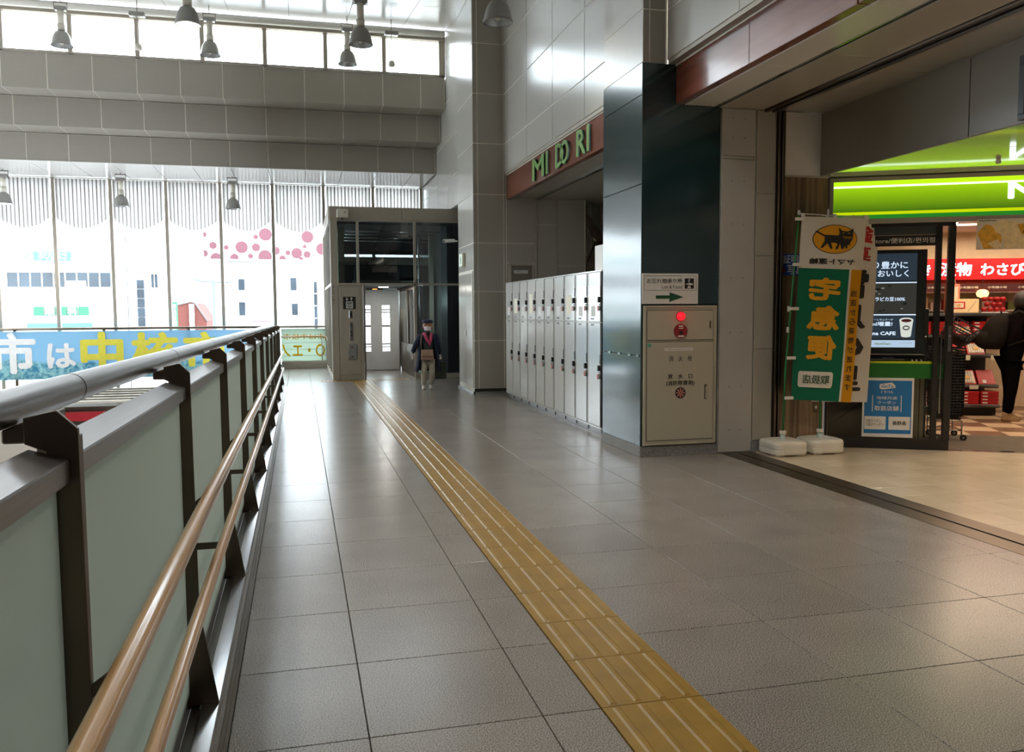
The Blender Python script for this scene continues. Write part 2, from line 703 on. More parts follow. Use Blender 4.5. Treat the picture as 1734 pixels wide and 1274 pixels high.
# mall floor beyond the shutter track
fm = bx('floor', M_grout, None, 4.37, 12.5, -8, 8.5, -0.3, -0.011, kind='structure', label='beige tiled floor in front of the shop')
cache = {}
mt = B()
MX = [4.75 + 0.302 * k for k in range(0, 20)]
MY = [0.27 + 0.33 * k for k in range(0, 25)]
for x0 in MX:
    for y0 in MY:
        y1 = min(y0 + 0.33, 8.185)
        if y1 - y0 < 0.05:
            continue
        if x0 < 1.06 * y1 + 0.15:
            key = round(y1 - y0, 3)
            if key not in cache:
                me = B().box(0, 0.302 - 0.003, 0, y1 - y0 - 0.003, -0.01, 0).build('tile', M_mall, None, 0.001)
                loc = me.location.copy()
                for v in me.data.vertices:
                    v.co += loc
                cache[key] = me.data
                bpy.data.objects.remove(me)
            o = bpy.data.objects.new('tile', cache[key])
            link(o, fm)
            o.location = Vector((x0 + .0015, y0 + .0015, 0)) - wloc(fm)
        else:
            mt.box(x0 + .0015, x0 + .3005, y0 + .0015, y1 - .0015, -0.01, 0)
mt.box(MX[-1] + .3, 12.5, -8, 8.18, -0.01, 0)
mt.box(4.75, MX[-1] + .3, -8, 0.26, -0.01, 0)
mt.build('tile_field', M_mall, fm, kind='stuff')

# shutter track: two steel channels with a slot
tr = empty('shutter_track', (4.56, 4, 0), 'brushed steel shutter track set flush between grey and beige floor tiles', 'track')
bx('plate', M_steeld, tr, 4.37, 4.545, -4, 8.17, -0.012, 0.001, 0.0008)
bx('slot', M_dark, tr, 4.545, 4.575, -4, 8.17, -0.012, -0.006)
bx('plate', M_steeld, tr, 4.575, 4.745, -4, 8.17, -0.012, 0.001, 0.0008)

# ================================================================== TACTILE PATH
tp = empty('tactile_path', (1.317, 3, 0), 'yellow ribbed tactile guide path running along the grey floor to the elevator', 'tactile paving')
blk = B().box(1.106, 1.528, 0.002, 0.448, -0.012, 0.004)
for k in range(4):
    cx = 1.106 + 0.422 * (k + 0.5) / 4
    blk.hexa([(cx - .0175, .012, .004), (cx + .0175, .012, .004), (cx + .0175, .438, .004), (cx - .0175, .438, .004),
              (cx - .0085, .02, .0095), (cx + .0085, .02, .0095), (cx + .0085, .43, .0095), (cx - .0085, .43, .0095)])
me0 = blk.build('paving_block', M_yel, None)
l0 = me0.location.copy()
for v in me0.data.vertices:
    v.co += l0
md = me0.data
bpy.data.objects.remove(me0)
y = 0.30
TY0 = 2.994 - 0.4555 * 6
for k in range(42):
    yy = TY0 + 0.4555 * k
    if yy + .45 > 19.15:
        break
    o = bpy.data.objects.new('paving_block', md)
    link(o, tp)
    o.location = Vector((0, yy, 0)) - wloc(tp)
    o.scale = (1, 1.012, 1)
wp = empty('warning_paving', (1.3, 19.2, 0), 'cross strip of yellow warning paving in front of the elevator', 'tactile paving')
for k, x0 in enumerate((0.42, 0.81, 1.2, 1.6, 2.0)):
    b = B().box(x0, x0 + .385, 18.93, 19.27, -0.012, 0.003)
    for i in range(5):
        for j in range(3):
            b.lathe((x0 + .04 + i * .076, 18.99 + j * .11, 0.003), [(0.022, 0), (0.014, .006)], 6)
    b.build('paving_block', M_yel, wp)

# ================================================================== RAILING
def zt(y):
    return 1.372 - 0.0066 * (y - 1.7)


ra = empty('balustrade', (-0.42, 9, 0), 'steel balustrade with frosted green glass panels along the left edge of the floor', 'railing')
PX = -0.40
py = [1.69 + 1.63 * k for k in range(-2, 11)]
ends = (py[0] - .3, py[-1] + 0.15)
for y in py:
    b = B()
    z1 = zt(y)
    # front plate tapering wide at the foot, with slanting shoulder reaching back to the top tube
    pr = [(-0.335, 0.05), (-0.395, 0.42), (-0.40, z1 - .035), (-0.435, z1), (-0.49, z1 - .012), (-0.49, z1 - .060), (-0.455, z1 - .075), (-0.455, 0.05)]
    b.prism([(x, y - .006, z) for x, z in pr], (0, 0.012, 0))
    b.build('post_plate', M_steeld, ra, 0.001)
    b = B().box(-0.475, -0.405, y + .012, y + .05, 0.03, z1 - .05)
    b.build('post', M_steeld, ra, 0.002)
    B().prism([(-0.44, y + .004, z1 - .002), (-0.53, y + .004, z1 - .035), (-0.53, y + .004, z1 - .06), (-0.44, y + .004, z1 - .06)], (0, 0.075, 0)).build('tube_bracket', M_steeld, ra, 0.003)
    # arms that hold the wooden rails
    if y < 15.2:
        zu, zl = 0.968 - .0098 * max(0, y - 2.5), 0.712 - .0115 * max(0, y - 3.0)
        B().prism([(-.41, y, zu - .155), (-.30, y, zu - .075), (-.285, y, zu - .01), (-.30, y, zu - .01), (-.315, y, zu - .06), (-.41, y, zu - .13)], (0, .012, 0)).build('rail_arm', M_steeld, ra, 0.001)
        B().box(-0.41, -0.285, y, y + .012, zl - .055, zl - .030).box(-.295, -.283, y, y + .012, zl - .03, zl - .01).build('rail_arm', M_steeld, ra, 0.001)
for i in range(-1, len(py)):
    y0 = ends[0] if i < 0 else py[i] + .055
    y1 = ends[1] if i == len(py) - 1 else py[i + 1] - .008
    if y1 - y0 < .2:
        continue
    za, zb = zt(y0), zt(y1)
    h = [(-0.452, y0, .1), (-0.440, y0, .1), (-0.440, y1, .1), (-0.452, y1, .1), (-0.452, y0, za - .12), (-0.440, y0, za - .12), (-0.440, y1, zb - .12), (-0.452, y1, zb - .12)]
    B().hexa(h).build('glass_panel', M_frost, ra)
    b = B()
    b.hexa([(-0.485, y0, za - .12), (-0.415, y0, za - .135), (-0.415, y1, zb - .135), (-0.485, y1, zb - .12),
            (-0.485, y0, za - .068), (-0.415, y0, za - .09), (-0.415, y1, zb - .09), (-0.485, y1, zb - .068)])
    b.build('glazing_cap', M_steel, ra, 0.003)
b = B()
path = [(-0.545, y, zt(y) - .002) for y in frange(ends[0], ends[1], 1.6)]
b.tube(path, 0.036, 24).build('top_tube', M_steel, ra)
for y in py:
    for dy in (0.55,):
        B().tube([(-0.545, y + dy, zt(y + dy) - .002), (-0.545, y + dy + .004, zt(y + dy) - .002)], 0.0366, 24).build('tube_joint', M_dark, ra)
zu = lambda y: 0.968 - .0098 * max(0, y - 2.5)
zl = lambda y: 0.712 - .0115 * max(0, y - 3.0)
yy = frange(ends[0] + .3, 15.0, 0.82)
B().tube([(-0.29, y, zu(y)) for y in yy], 0.0225, 20).build('upper_handrail', M_rail, ra, label='upper varnished wooden handrail')
B().tube([(-0.29, y, zl(y)) for y in yy], 0.0185, 20).build('lower_handrail', M_rail, ra, label='lower varnished wooden handrail')
# stainless kerb and the dark gutter beside it
for i in range(-1, len(py)):
    y0 = ends[0] if i < 0 else py[i] + .012
    y1 = ends[1] if i == len(py) - 1 else py[i + 1] + .004
    if y1 - y0 < .2:
        continue
    B().hexa([(-0.395, y0, 0.03), (-0.335, y0, -0.01), (-0.335, y1, -0.01), (-0.395, y1, 0.03), (-0.395, y0, 0.062), (-0.335, y0, 0.05), (-0.335, y1, 0.05), (-0.395, y1, 0.062)]).build('kerb_plate', M_steell, ra, 0.002)
    B().box(-0.438, -0.397, y0, y1, 0.0, 0.04).build('channel', M_steel, ra, 0.002)
    B().box(-0.47, -0.45, y0, y1, 0.0, 0.12).build('glass_channel', M_steel, ra, 0.002)
B().box(-0.334, -0.288, ends[0], 18.2, -0.03, -0.008).box(-0.322, -0.318, ends[0], 18.2, -0.01, 0.0).box(-0.306, -0.302, ends[0], 18.2, -0.01, 0.0).build('gutter', M_steeld, ra)
bx('slab_edge', M_panel, None, -0.5, -0.29, -8, 18.2, -0.45, -0.03, kind='structure')
bx('slab_edge', M_tile, None, -0.5, -0.29, 18.2, 24.3, -0.45, -0.0, kind='structure')

# ================================================================== LOWER LEVEL in the void
bx('floor', M_tile, None, -14, -0.5, -8, 24.5, -4.6, -4.4, kind='structure', label='lower level floor under the void')
st = empty('escalator_cover', (-4.5, 18, -4.4), 'louvred beige cover of the stair well below the blue banner', 'stairwell')
bx('wall_panel', M_frame, st, -9.0, -5.62, 20.5, 23.1, -4.4, -0.50, 0.01)
bx('top_trim', M_white, st, -9.0, -5.62, 20.46, 20.5, -.54, -0.50, 0.003)
bx('red_band', M_red, st, -5.62, -5.44, 20.45, 23.1, -4.4, -0.46, 0.01)
for k in range(6):
    bx('louvre', M_frame, st, -5.3, -1.4, 20.6 + k * .42, 20.8 + k * .42, -0.48 + .02 * k, -0.44 + .02 * k, 0.005)
bx('red_band', M_red, st, -5.3, -4.3, 20.4, 20.6, -0.86, -0.66, 0.01)
bx('base_panel', M_steeld, st, -5.4, -1.4, 20.6, 23.1, -4.4, -0.56, 0.01)

# ================================================================== WINDOW WALL (far end) with mullions, curtains
WY = 24.0
mx = [-14.0 + 0] + [-7.36 - 1.345 * k for k in range(4, 0, -1)] + [-7.36 + 1.345 * k for k in range(0, 9)]
wf = empty('window_1', (-5, WY, -4.4), 'tall window wall at the far end of the hall', kind='structure')
for i, x in enumerate(mx[1:]):
    B().box(x - .042, x + .042, WY - .07, WY + .07, -4.4, 5.0).build('mullion', M_frame, wf, 0.004)
for i in range(1, len(mx) - 1):
    B().box(mx[i] + .028, mx[i + 1] - .028, WY, WY + .01, -4.4, 5.0).build('pane', M_glass, wf)
bx('head_rail', M_frame, wf, -14, 3.42, WY - .12, WY + .1, 4.97, 5.1)
bx('transom', M_frame, wf, -14, 3.42, WY - .05, WY + .07, 0.02, 0.1)
bx('transom', M_frame, wf, -14, 3.42, WY - .05, WY + .07, 1.10, 1.16)
# scalloped pleated shades
M_shade = frosted('white_shade_fabric', (0.50, 0.46, 0.44), (0.33, 0.31, 0.30), 0.6, 0.02, 0.66)
sid = ['leftmost', 'second from the left', 'third from the left', 'fourth from the left', 'fifth from the left', 'sixth from the left', 'behind the elevator roof', 'rightmost beside the white wall']
n_s = 0
for i in range(1, len(mx) - 1):
    x0, x1 = mx[i] + .04, mx[i + 1] - .04
    if x1 > 3.4:
        x1 = 3.38
    N = 13 * 18
    b = B()
    vs_, fs_ = [], []
    for k in range(N + 1):
        t = k / N
        x = x0 + .02 + (x1 - x0 - .04) * t
        ph = t * 13 * 2 * math.pi
        zb = 3.98 - .28 * math.sin(math.pi * t) ** 0.8 + .01 * math.sin(ph)
        for q, z in enumerate((4.95, 4.6, 4.2, zb)):
            a_ = .034 - .004 * q + .003 * math.sin(k * .11 + i * 2)
            vs_.append((x + a_ * math.sin(ph), WY - .15 + .035 * math.cos(ph), z))
    for k in range(N):
        for q in range(3):
            a = k * 4 + q
            fs_.append((a, a + 4, a + 5, a + 1))
    b.add(vs_, fs_, True)
    if x1 > -8.9:
        nm = sid[min(n_s, 7)] if x0 > -8.9 else 'left'
        n_s += 1
    else:
        nm = ('outermost', 'second outermost', 'third outermost', 'fourth outermost')[min(3, i - 1)] + ' at the far left'
    b.build('pleated_shade', M_shade, None, label='white pleated shade with scalloped hem on the window wall, ' + nm, cat='shade', group='pleated shades on the window wall', recalc=False)

# ================================================================== STEPPED BEAM WALL above the shades
bw = B()
Y1, Y2, Y3 = 21.38, 20.59, 19.89
Z0, Z1, Z2, Z3 = 4.97, 5.60, 6.23, 6.98
bw.box(-14, 3.415, Y1 + .02, Y1 + .3, Z0 + .02, Z1).box(-14, 3.415, Y2 + .02, Y1 + .3, Z1 + .02, Z2).box(-14, 3.415, Y3 + .02, Y1 + .3, Z2 + .02, Z3 - .01)
bwo = bw.build('wall_far', M_joint, None, kind='structure')
tag(bwo, 'stepped enamel panel wall below the clerestory windows')
jx = [-5.878 + 0.8728 * k for k in range(-9, 11)]
jx = [-14.0] + [x for x in jx if x > -13.9] + [3.40]
panels(bwo, FY(Y1), jx, [Z0, Z1], M_panel, 0.0, 0.012) if False else None


def strip(parent, fr, aa, b0, b1, m_):
    return panels(parent, fr, aa, [b0, b1], m_, 0.006, 0.018, bevel=0.002)


strip(bwo, FY(Y1 + .02), jx, Z0 + .0, Z1, M_panel)
strip(bwo, FY(Y2 + .02), jx, Z1, Z2, M_panel)
strip(bwo, FY(Y3 + .02), jx, Z2, Z3, M_panel)
strip(bwo, Fr((0, Y1, Z1 + .02), (1, 0, 0), (0, 0, -1), (0, -1, 0)), jx, 0.0, Y1 - Y2 - .005, M_panel)
strip(bwo, Fr((0, Y2, Z2 + .02), (1, 0, 0), (0, 0, -1), (0, -1, 0)), jx, 0.0, Y2 - Y3 - .005, M_panel)
bx('sill', M_frame, bwo, -14, 3.42, Y3 - .03, Y3 + .1, Z3, Z3 + .03)
# soffit under the beam to the window
so = bx('ceiling', M_dark, None, -14, 3.42, Y1 + .03, WY + .1, 5.0, 5.2, kind='structure')
panels(so, Fr((0, Y1, 4.995), (1, 0, 0), (0, 0, -1), (0, 1, 0)), jx, [0, WY - .12 - Y1], M_ceil, 0.015, 0.01)
bx('roof_slab', M_dark, None, -14, 3.42, Y1 + .3, WY + .2, 5.2, 7.0, kind='structure')

# clerestory windows
cw = empty('window_2', (-5, Y3, 7), 'clerestory window band under the ceiling', kind='structure')
cmx = [-5.845 + 1.31 * k for k in range(-6, 8)]
for i, x in enumerate(cmx):
    B().box(x - .045, x + .045, Y3 - .02, Y3 + .1, Z3, 7.86).build('mullion', M_frame, cw, 0.004)
for i in range(len(cmx) - 1):
    B().box(cmx[i] + .045, cmx[i + 1] - .045, Y3 + .04, Y3 + .05, Z3 + .02, 7.80).build('pane', M_glass, cw)
bx('head_rail', M_frame, cw, -14, 3.42, Y3 - .05, Y3 + .12, 7.78, 7.90, 0.005)
B().tube([(-14, Y3 - .12, 7.90), (3.4, Y3 - .12, 7.90)], 0.07, 16).build('head_pipe', M_white, cw)
bx('end_post', M_frame, cw, 3.33, 3.42, Y3 - .03, Y3 + .1, Z3, 7.9, 0.004)

# sloping ceiling of the hall
sl = 0.14
def zc(y):
    return 8.02 - sl * (19.9 - y)


ce = B()
ce.hexa([(-14, -8, zc(-8) + .02), (3.75, -8, zc(-8) + .02), (3.75, 20.1, zc(20.1) + .02), (-14, 20.1, zc(20.1) + .02), (-14, -8, zc(-8) + .3), (3.75, -8, zc(-8) + .3), (3.75, 20.1, zc(20.1) + .3), (-14, 20.1, zc(20.1) + .3)])
ceo = ce.build('ceiling', M_dark, None, kind='structure')
tag(ceo, 'white enamel panelled ceiling sloping up to the clerestory')
cx = [3.68 - 1.25 * k for k in range(0, 15)][::-1]
slope = Vector((0, 1, sl)).normalized()
panels(ceo, Fr((0, 0, zc(0) + .018), (1, 0, 0), (0, sl, -1), slope), cx, [20.05 - 2.5 * k for k in range(11, -1, -1)], M_ceil, 0.016, 0.008)

# ================================================================== RIGHT-HAND WALLS
ZP = [0.10, 0.994, 1.90, 2.79, 3.675, 4.59, 5.48, 6.37, 7.26, 8.15]
# column and wall facing the camera at y = 15.3
co = B().box(3.135, 3.75, 15.315, 16.85, 0.0, 8.2).box(3.75, 4.30, 15.315, 16.2, 0, 8.2).build('pillar', M_joint, None, kind='structure')
tag(co, 'cream panelled pillar with a cupboard door beside the elevator')
P15 = FY(15.315)
panels(co, P15, [3.12, 3.215, 3.70, 3.75], ZP, M_panel, 0.005, 0.014)
panels(co, P15, [3.75, 4.30], [2.43] + ZP[3:5], M_panel, 0.005, 0.014)
panels(co, P15, [3.75, 3.80], ZP[:3] + [2.43], M_panel, 0.005, 0.014)
panels(co, FX(3.135), [-16.85, -15.30], [2.30, 2.79] + ZP[4:], M_pglossy, 0.005, 0.014)
panels(co, FX(3.135), [-15.40, -15.30], ZP[:3] + [2.30], M_pglossy, 0.005, 0.014)
panels(co, FX(3.135), [-16.85, -16.72], ZP[:3] + [2.30], M_pglossy, 0.005, 0.014)
bx('base_strip', M_steell, co, 3.10, 3.80, 15.27, 15.315, 0.0, 0.045, 0.003)
bx('base_strip', M_steell, co, 3.10, 3.135, 15.27, 16.86, 0.0, 0.045, 0.003)
bx('base_board', M_dark, co, 3.125, 3.80, 15.30, 15.315, 0.045, 0.10)
F312 = FX(3.135)
cb = empty('wall_cupboard', (3.12, 16.05, 0.1), 'narrow two-leaf cream cupboard door in the side of the pillar behind the walking person', 'cupboard')
fbx('door', M_pglossy, cb, F312, -16.70, -16.06, 0.14, 2.24, 0.0, 0.018, 0.003)
fbx('door', M_pglossy, cb, F312, -16.05, -15.44, 0.14, 2.24, 0.0, 0.018, 0.003)
fbx('frame', M_joint, cb, F312, -16.74, -15.40, 2.24, 2.28, 0.0, 0.022, 0.003)
fbx('frame', M_joint, cb, F312, -15.435, -15.40, 0.1, 2.24, 0.0, 0.022, 0.003)
fbx('handle', M_chrome, cb, F312, -16.10, -16.03, 1.06, 1.18, 0.018, 0.03, 0.004)

# recessed service door on the same wall
sd = empty('door_1', (4.0, 15.3, 0), 'olive grey service door behind the lockers', kind='structure')
fbx('door_frame', M_frame, sd, P15, 3.80, 4.27, 2.38, 2.43, 0.0, 0.03, 0.004)
fbx('door_frame', M_frame, sd, P15, 3.80, 3.84, 0.0, 2.38, 0.0, 0.03, 0.004)
fbx('door_frame', M_frame, sd, P15, 4.24, 4.28, 0.0, 2.38, 0.0, 0.03, 0.004)
fbx('door_leaf', mat('olive_grey_paint', (112, 104, 90), 0.45), sd, P15, 3.84, 4.24, 0.01, 2.38, 0.0, 0.012, 0.002)
pl = fbx('door_plate', M_white, sd, P15, 3.95 - .06, 4.10 + .06, 2.235, 2.295, 0.012, 0.018, 0.002)
text('分電盤 (DL-C1)', P15, 3.91, 4.14, 2.25, 2.28, 0.018, M_black, pl)
fbx('pull_handle', M_steel, sd, P15, 3.88, 3.91, 1.05, 1.2, 0.012, 0.03, 0.003)

# recess strips right of the door, glazed screen beyond
rw = B().box(4.30, 5.30, 15.33, 16.2, 0, 3.75).build('wall_recess', M_joint, None, kind='structure')
panels(rw, FY(15.33), [4.33, 4.74], [0.1, 3.15, 3.62], M_panel, 0.015, 0.012)
panels(rw, FY(15.33), [4.74, 5.28], [0.1, 1.55, 2.38, 3.62], M_panel, 0.015, 0.012)
fbx('edge_channel', M_frame, rw, FY(15.33), 4.285, 4.33, 0, 3.62, 0.0, 0.04, 0.003)

# upper wall x=3.70 over first opening, and over the second
uw = B().box(3.715, 4.3, 9.33, 15.32, 4.08, 8.2).build('wall_right', M_joint, None, kind='structure')
tag(uw, 'glossy cream panel wall above the first wood-trimmed opening')
YS = [9.33, 10.78, 12.24, 13.70, 15.0, 15.30]
panels(uw, FX(3.715), [-v for v in YS[::-1]], [4.07] + ZP[5:], M_pglossy, 0.005, 0.014)
uw2 = B().box(3.715, 4.3, -8, 8.20, 4.10, 8.2).build('wall_right', M_joint, None, kind='structure')
tag(uw2, 'cream panel wall above the shop side opening')
panels(uw2, FX(3.715), [-8.19 + 1.463 * k for k in range(0, 11)], [4.09] + ZP[5:], M_pglossy, 0.005, 0.014)

# red-brown trim boards
bo1 = empty('trim_1', (3.82, 12, 3.6), 'red-brown wooden fascia board with green letters over the lockers', kind='structure')
for y0, y1 in ((9.33, 12.3), (12.305, 15.30)):
    bx('board', M_brown, bo1, 3.75, 3.84, y0, y1, 3.585, 4.03, 0.003)
bx('shadow_gap', M_frame, bo1, 3.72, 3.80, 9.33, 15.3, 4.03, 4.08)
bx('edge_trim', M_joint, bo1, 3.745, 3.75, 9.33, 15.30, 4.015, 4.035)
bo2 = empty('trim_2', (3.82, 3, 3.6), 'red-brown wooden fascia board over the shop side opening', kind='structure')
for y0 in (6.73, 5.27, 3.8, 2.34, 0.88, -.58):
    bx('board', M_brown, bo2, 3.81, 3.90, y0 + .003, y0 + 1.457, 3.66, 4.055, 0.003)
bx('shadow_gap', M_frame, bo2, 3.72, 3.86, -8, 8.19, 4.055, 4.10)
bx('edge_trim', M_joint, bo2, 3.805, 3.81, -1, 8.19, 4.04, 4.06)
# green letters
M_leaf = mat('leaf_green_letter', (96, 142, 44), 0.4)
lf = FX(3.75)
for s_, ya, yb in (('M', 13.40, 12.72), ('I', 12.62, 12.53), ('D', 12.13, 11.72), ('O', 11.92 - .02, 11.50), ('R', 11.20 - .05, 10.78), ('I', 10.72, 10.62)):
    tt = empty('sign_letter', (3.72, (ya + yb) / 2, 3.64), 'green raised capital letter ' + s_ + (' after the M' if s_ == 'I' and ya > 12 else ' at the right end' if s_ == 'I' else '') + ' on the red-brown fascia board', 'letter', 'green letters on the fascia')
    text(s_, lf, -ya, -yb, 3.63, 3.98, 0.03, M_leaf, tt, bold=0.02)
    text(s_, lf, -ya, -yb, 3.63, 3.98, 0.001, M_green_print, tt, bold=0.02, name='letter_back')

# header soffits behind the boards (first opening)
hs = bx('ceiling', M_panel, None, 3.84, 5.9, 9.33, 18.0, 3.62, 3.72, kind='structure', label='low ceiling behind the first opening')
bx('shutter_slot', M_steell, hs, 4.30, 4.34, 9.33, 15.3, 3.60, 3.62, 0.002)
bx('shutter_slot', M_dark, hs, 4.34, 4.37, 9.33, 15.3, 3.605, 3.62)
bx('upper_fill', M_dark, None, 3.9, 5.9, 9.33, 16.2, 3.72, 4.2, kind='structure')
# back glazing of the first recess
gz = empty('window_3', (6.3, 17, 0), 'dark glazed screen with crossed braces behind the lockers', kind='structure')
bx('pane', M_glassdk, gz, 5.3, 5.9, 16.0, 16.02, 0, 3.62)
for x in (5.34, 5.60, 5.87):
    bx('mullion', M_frame, gz, x - .03, x + .03, 15.94, 16.0, 0, 3.62, 0.003)
bx('transom', M_frame, gz, 5.3, 5.9, 15.94, 16.0, 2.52, 2.62, 0.003)
for (xa, za, xb, zb) in ((5.20, 3.60, 5.75, 2.85), (5.3, 1.9, 5.7, 2.9)):
    B().prism([(xa, 15.86, za), (xa + .22, 15.86, za), (xb + .22, 15.86, zb), (xb, 15.86, zb)], (0, .09, 0)).build('brace', M_steeld, gz, 0.004)
bx('wall_back', M_panel, None, 4.3, 6.0, 18.0, 18.2, 0, 4, kind='structure')
bx('wall_side', M_panel, None, 5.9, 6.0, 9.0, 18.2, 0, 4.2, kind='structure')
M_warm = glow('warm_bulb', (255, 205, 140), 12)
for x, z, lb in ((5.62, 2.40, 'upper left'), (5.80, 2.33, 'right'), (5.62, 1.86, 'lower')):
    hl = empty('bulb_lamp', (x, 17, z), lb + ' one of three small warm bulbs glowing behind the dark braced glass', 'lamp', 'warm bulbs behind the braced glass')
    B().lathe((x, 17.0, z), [(0.01, .05), (0.035, .02), (0.035, -.02), (0.01, -.04)], 10).build('bulb', M_warm, hl)
    B().tube([(x, 17.0, z + .04), (x, 17.0, 3.62)], 0.004, 6).build('cord', M_dark, hl)
light('recess_lamp', 'POINT', (5.2, 17.2, 2.4), 14, (1, .78, .5))

# ================================================================== GREEN PILLAR with hydrant
pi = B().box(3.455, 4.325, 8.205, 9.32, 0.0, 4.05).build('pillar', M_dark, None, kind='structure')
tag(pi, 'dark green enamel pillar between the lockers and the shop opening')
panels(pi, FX(3.455), [-9.33, -8.19], [0.11, 1.07, 2.84, 3.74, 4.06], M_green, 0.015, 0.006)
panels(pi, FY(8.205), [3.44, 4.325], [0.11, 4.06] if False else [1.60, 4.06], M_green, 0.015, 0.004)
panels(pi, FY(8.205), [3.44, 3.46], [0.11, 1.60], M_green, 0.015, 0.002)
panels(pi, FY(8.205), [4.305, 4.325], [0.11, 1.60], M_green, 0.015, 0.002)
bx('base_stone', M_kerbstone, pi, 3.435, 4.33, 8.185, 9.33, 0.0, 0.11, 0.003)
for y in (8.27, 8.5, 8.8, 9.1):
    fbx('clip', M_chrome, pi, FX(3.44), -y - .035, -y + .035, 1.052, 1.078, 0, 0.006, 0.002)
pu = B().box(3.455, 3.72, 8.205, 9.33, 4.05, 8.2).build('pillar', M_joint, None, kind='structure')
tag(pu, 'cream panelled upper part of the green pillar')
panels(pu, FX(3.455), [-9.33, -8.19], [4.06] + ZP[5:], M_pglossy, 0.005, 0.014)
panels(pu, FY(8.205), [3.44, 3.52, 3.70], [4.06] + ZP[5:], M_panel, 0.005, 0.014)

# wall strips right of the pillar up to the shutter guide
ws_ = B().box(4.33, 4.985, 8.205, 8.6, -0.1, 3.75).build('wall_jamb', M_joint, None, kind='structure')
panels(ws_, FY(8.205), [4.335, 4.735], [0.005, 2.98 + .15, 3.16, 3.65], mat('grey_enamel_panel', (170, 166, 160), 0.25, noise=0.015), 0.02, 0.006)
panels(ws_, FY(8.205), [4.74, 4.975], [0.12, 1.12, 2.12, 3.0 - .22 + .0, 3.65], M_panel, 0.018, 0.010)
bx('base_stone', M_kerbstone, ws_, 4.737, 4.985, 8.18, 8.205, 0.0, 0.12, 0.002)
for z in (0.25, 0.72, 1.30, 1.88, 2.45, 2.90, 3.35, 3.55):
    for x in (4.46, 4.60):
        B().fdisc(FY(8.184), x, z, 0.006, 0, 0.002, 8).build('screw', M_steeld, ws_)
sg = empty('shutter_guide', (5.0, 8.19, 0), 'upright steel shutter guide channel beside the walnut wall', 'shutter guide')
bx('channel_side', M_steeld, sg, 4.985, 5.012, 8.15, 8.22, 0, 3.65, 0.003)
bx('channel_slot', M_dark, sg, 5.012, 5.032, 8.19, 8.22, 0, 3.65)
bx('channel_side', M_steeld, sg, 5.032, 5.065, 8.15, 8.22, 0, 3.65, 0.003)

# walnut wall with white wall above
ww = bx('wall_walnut', M_walnut, None, 5.065, 5.62, 8.20, 8.5, 0.0, 2.965, kind='structure', label='walnut laminate wall behind the banner stands')
ww2 = bx('wall_upper', M_white, None, 5.065, 5.55, 8.20, 8.5, 2.985, 3.65, kind='structure')
bx('trim_3', M_frame, None, 5.065, 5.62, 8.19, 8.45, 2.965, 2.985, kind='structure')
sk = empty('wall_socket', (5.68 - .15, 8.2, .45), 'small brass-grey wall socket plate low on the walnut wall', 'socket')
fbx('plate', M_steeld, sk, FY(8.20), 5.50, 5.56, 0.41, 0.53, 0, 0.006, 0.002)
fbx('outlet', M_white, sk, FY(8.194), 5.516, 5.544, 0.445, 0.48, 0, 0.004, 0.001)
pb = empty('booth_sign', (5.15, 8.19, 1.95), 'blue and white photo booth sign plate on the walnut wall behind the green banner', 'sign')
Fb = FY(8.198)
M_bluesign = mat('blue_sign', (26, 66, 150), 0.4)
fbx('board', M_bluesign, pb, Fb, 5.075, 5.42, 1.915, 2.145, 0, 0.008, 0.001)
text('証明', Fb, 5.085, 5.265, 2.04, 2.135, 0.008, M_white, pb, bold=0.01)
text('写真', Fb, 5.135, 5.335, 1.925, 2.03, 0.008, M_white, pb, bold=0.01)
B().fpoly(Fb, [(5.078, 2.01), (5.078, 1.93), (5.12, 1.97)], 0.008, 0.010).build('arrow_mark', M_red, pb)
B().fpoly(Fb, [(5.30, 2.13), (5.30, 2.05), (5.34, 2.09)], 0.008, 0.010).build('arrow_mark', M_red, pb)

# mall ceiling and header details of the second opening
mc = bx('ceiling', M_joint, None, 3.90, 5.55, -8, 8.6, 3.668, 3.9, kind='structure', label='low panelled ceiling behind the shop side fascia')
mcf = Fr((0, 0, 3.668), (1, 0, 0), (0, 0, -1), (0, 1, 0))
panels(mc, mcf, [3.90, 4.24], [-.6 + 1.463 * k for k in range(0, 7)], M_ceil, 0.015, 0.006)
panels(mc, mcf, [4.30, 4.82], [-1.3 + 1.9 * k for k in range(0, 6)], M_panel, 0.015, 0.006)
panels(mc, mcf, [4.98, 5.54], [-1.0 + 1.9 * k for k in range(0, 6)][:5] + [8.19], M_panel, 0.012, 0.006)
bx('slot_line', M_steell, mc, 4.245, 4.27, -4, 8.19, 3.655, 3.668, 0.002)
bx('slot_line', M_dark, mc, 4.27, 4.30, -4, 8.19, 3.66, 3.668)
bx('shutter_rail', M_steeld, mc, 4.83, 4.87, -4, 8.19, 3.63, 3.668, 0.002)
bx('shutter_rail', M_dark, mc, 4.87, 4.92, -4, 8.19, 3.655, 3.668)
bx('shutter_rail', M_steel, mc, 4.92, 4.975, -4, 8.19, 3.63, 3.668, 0.002)
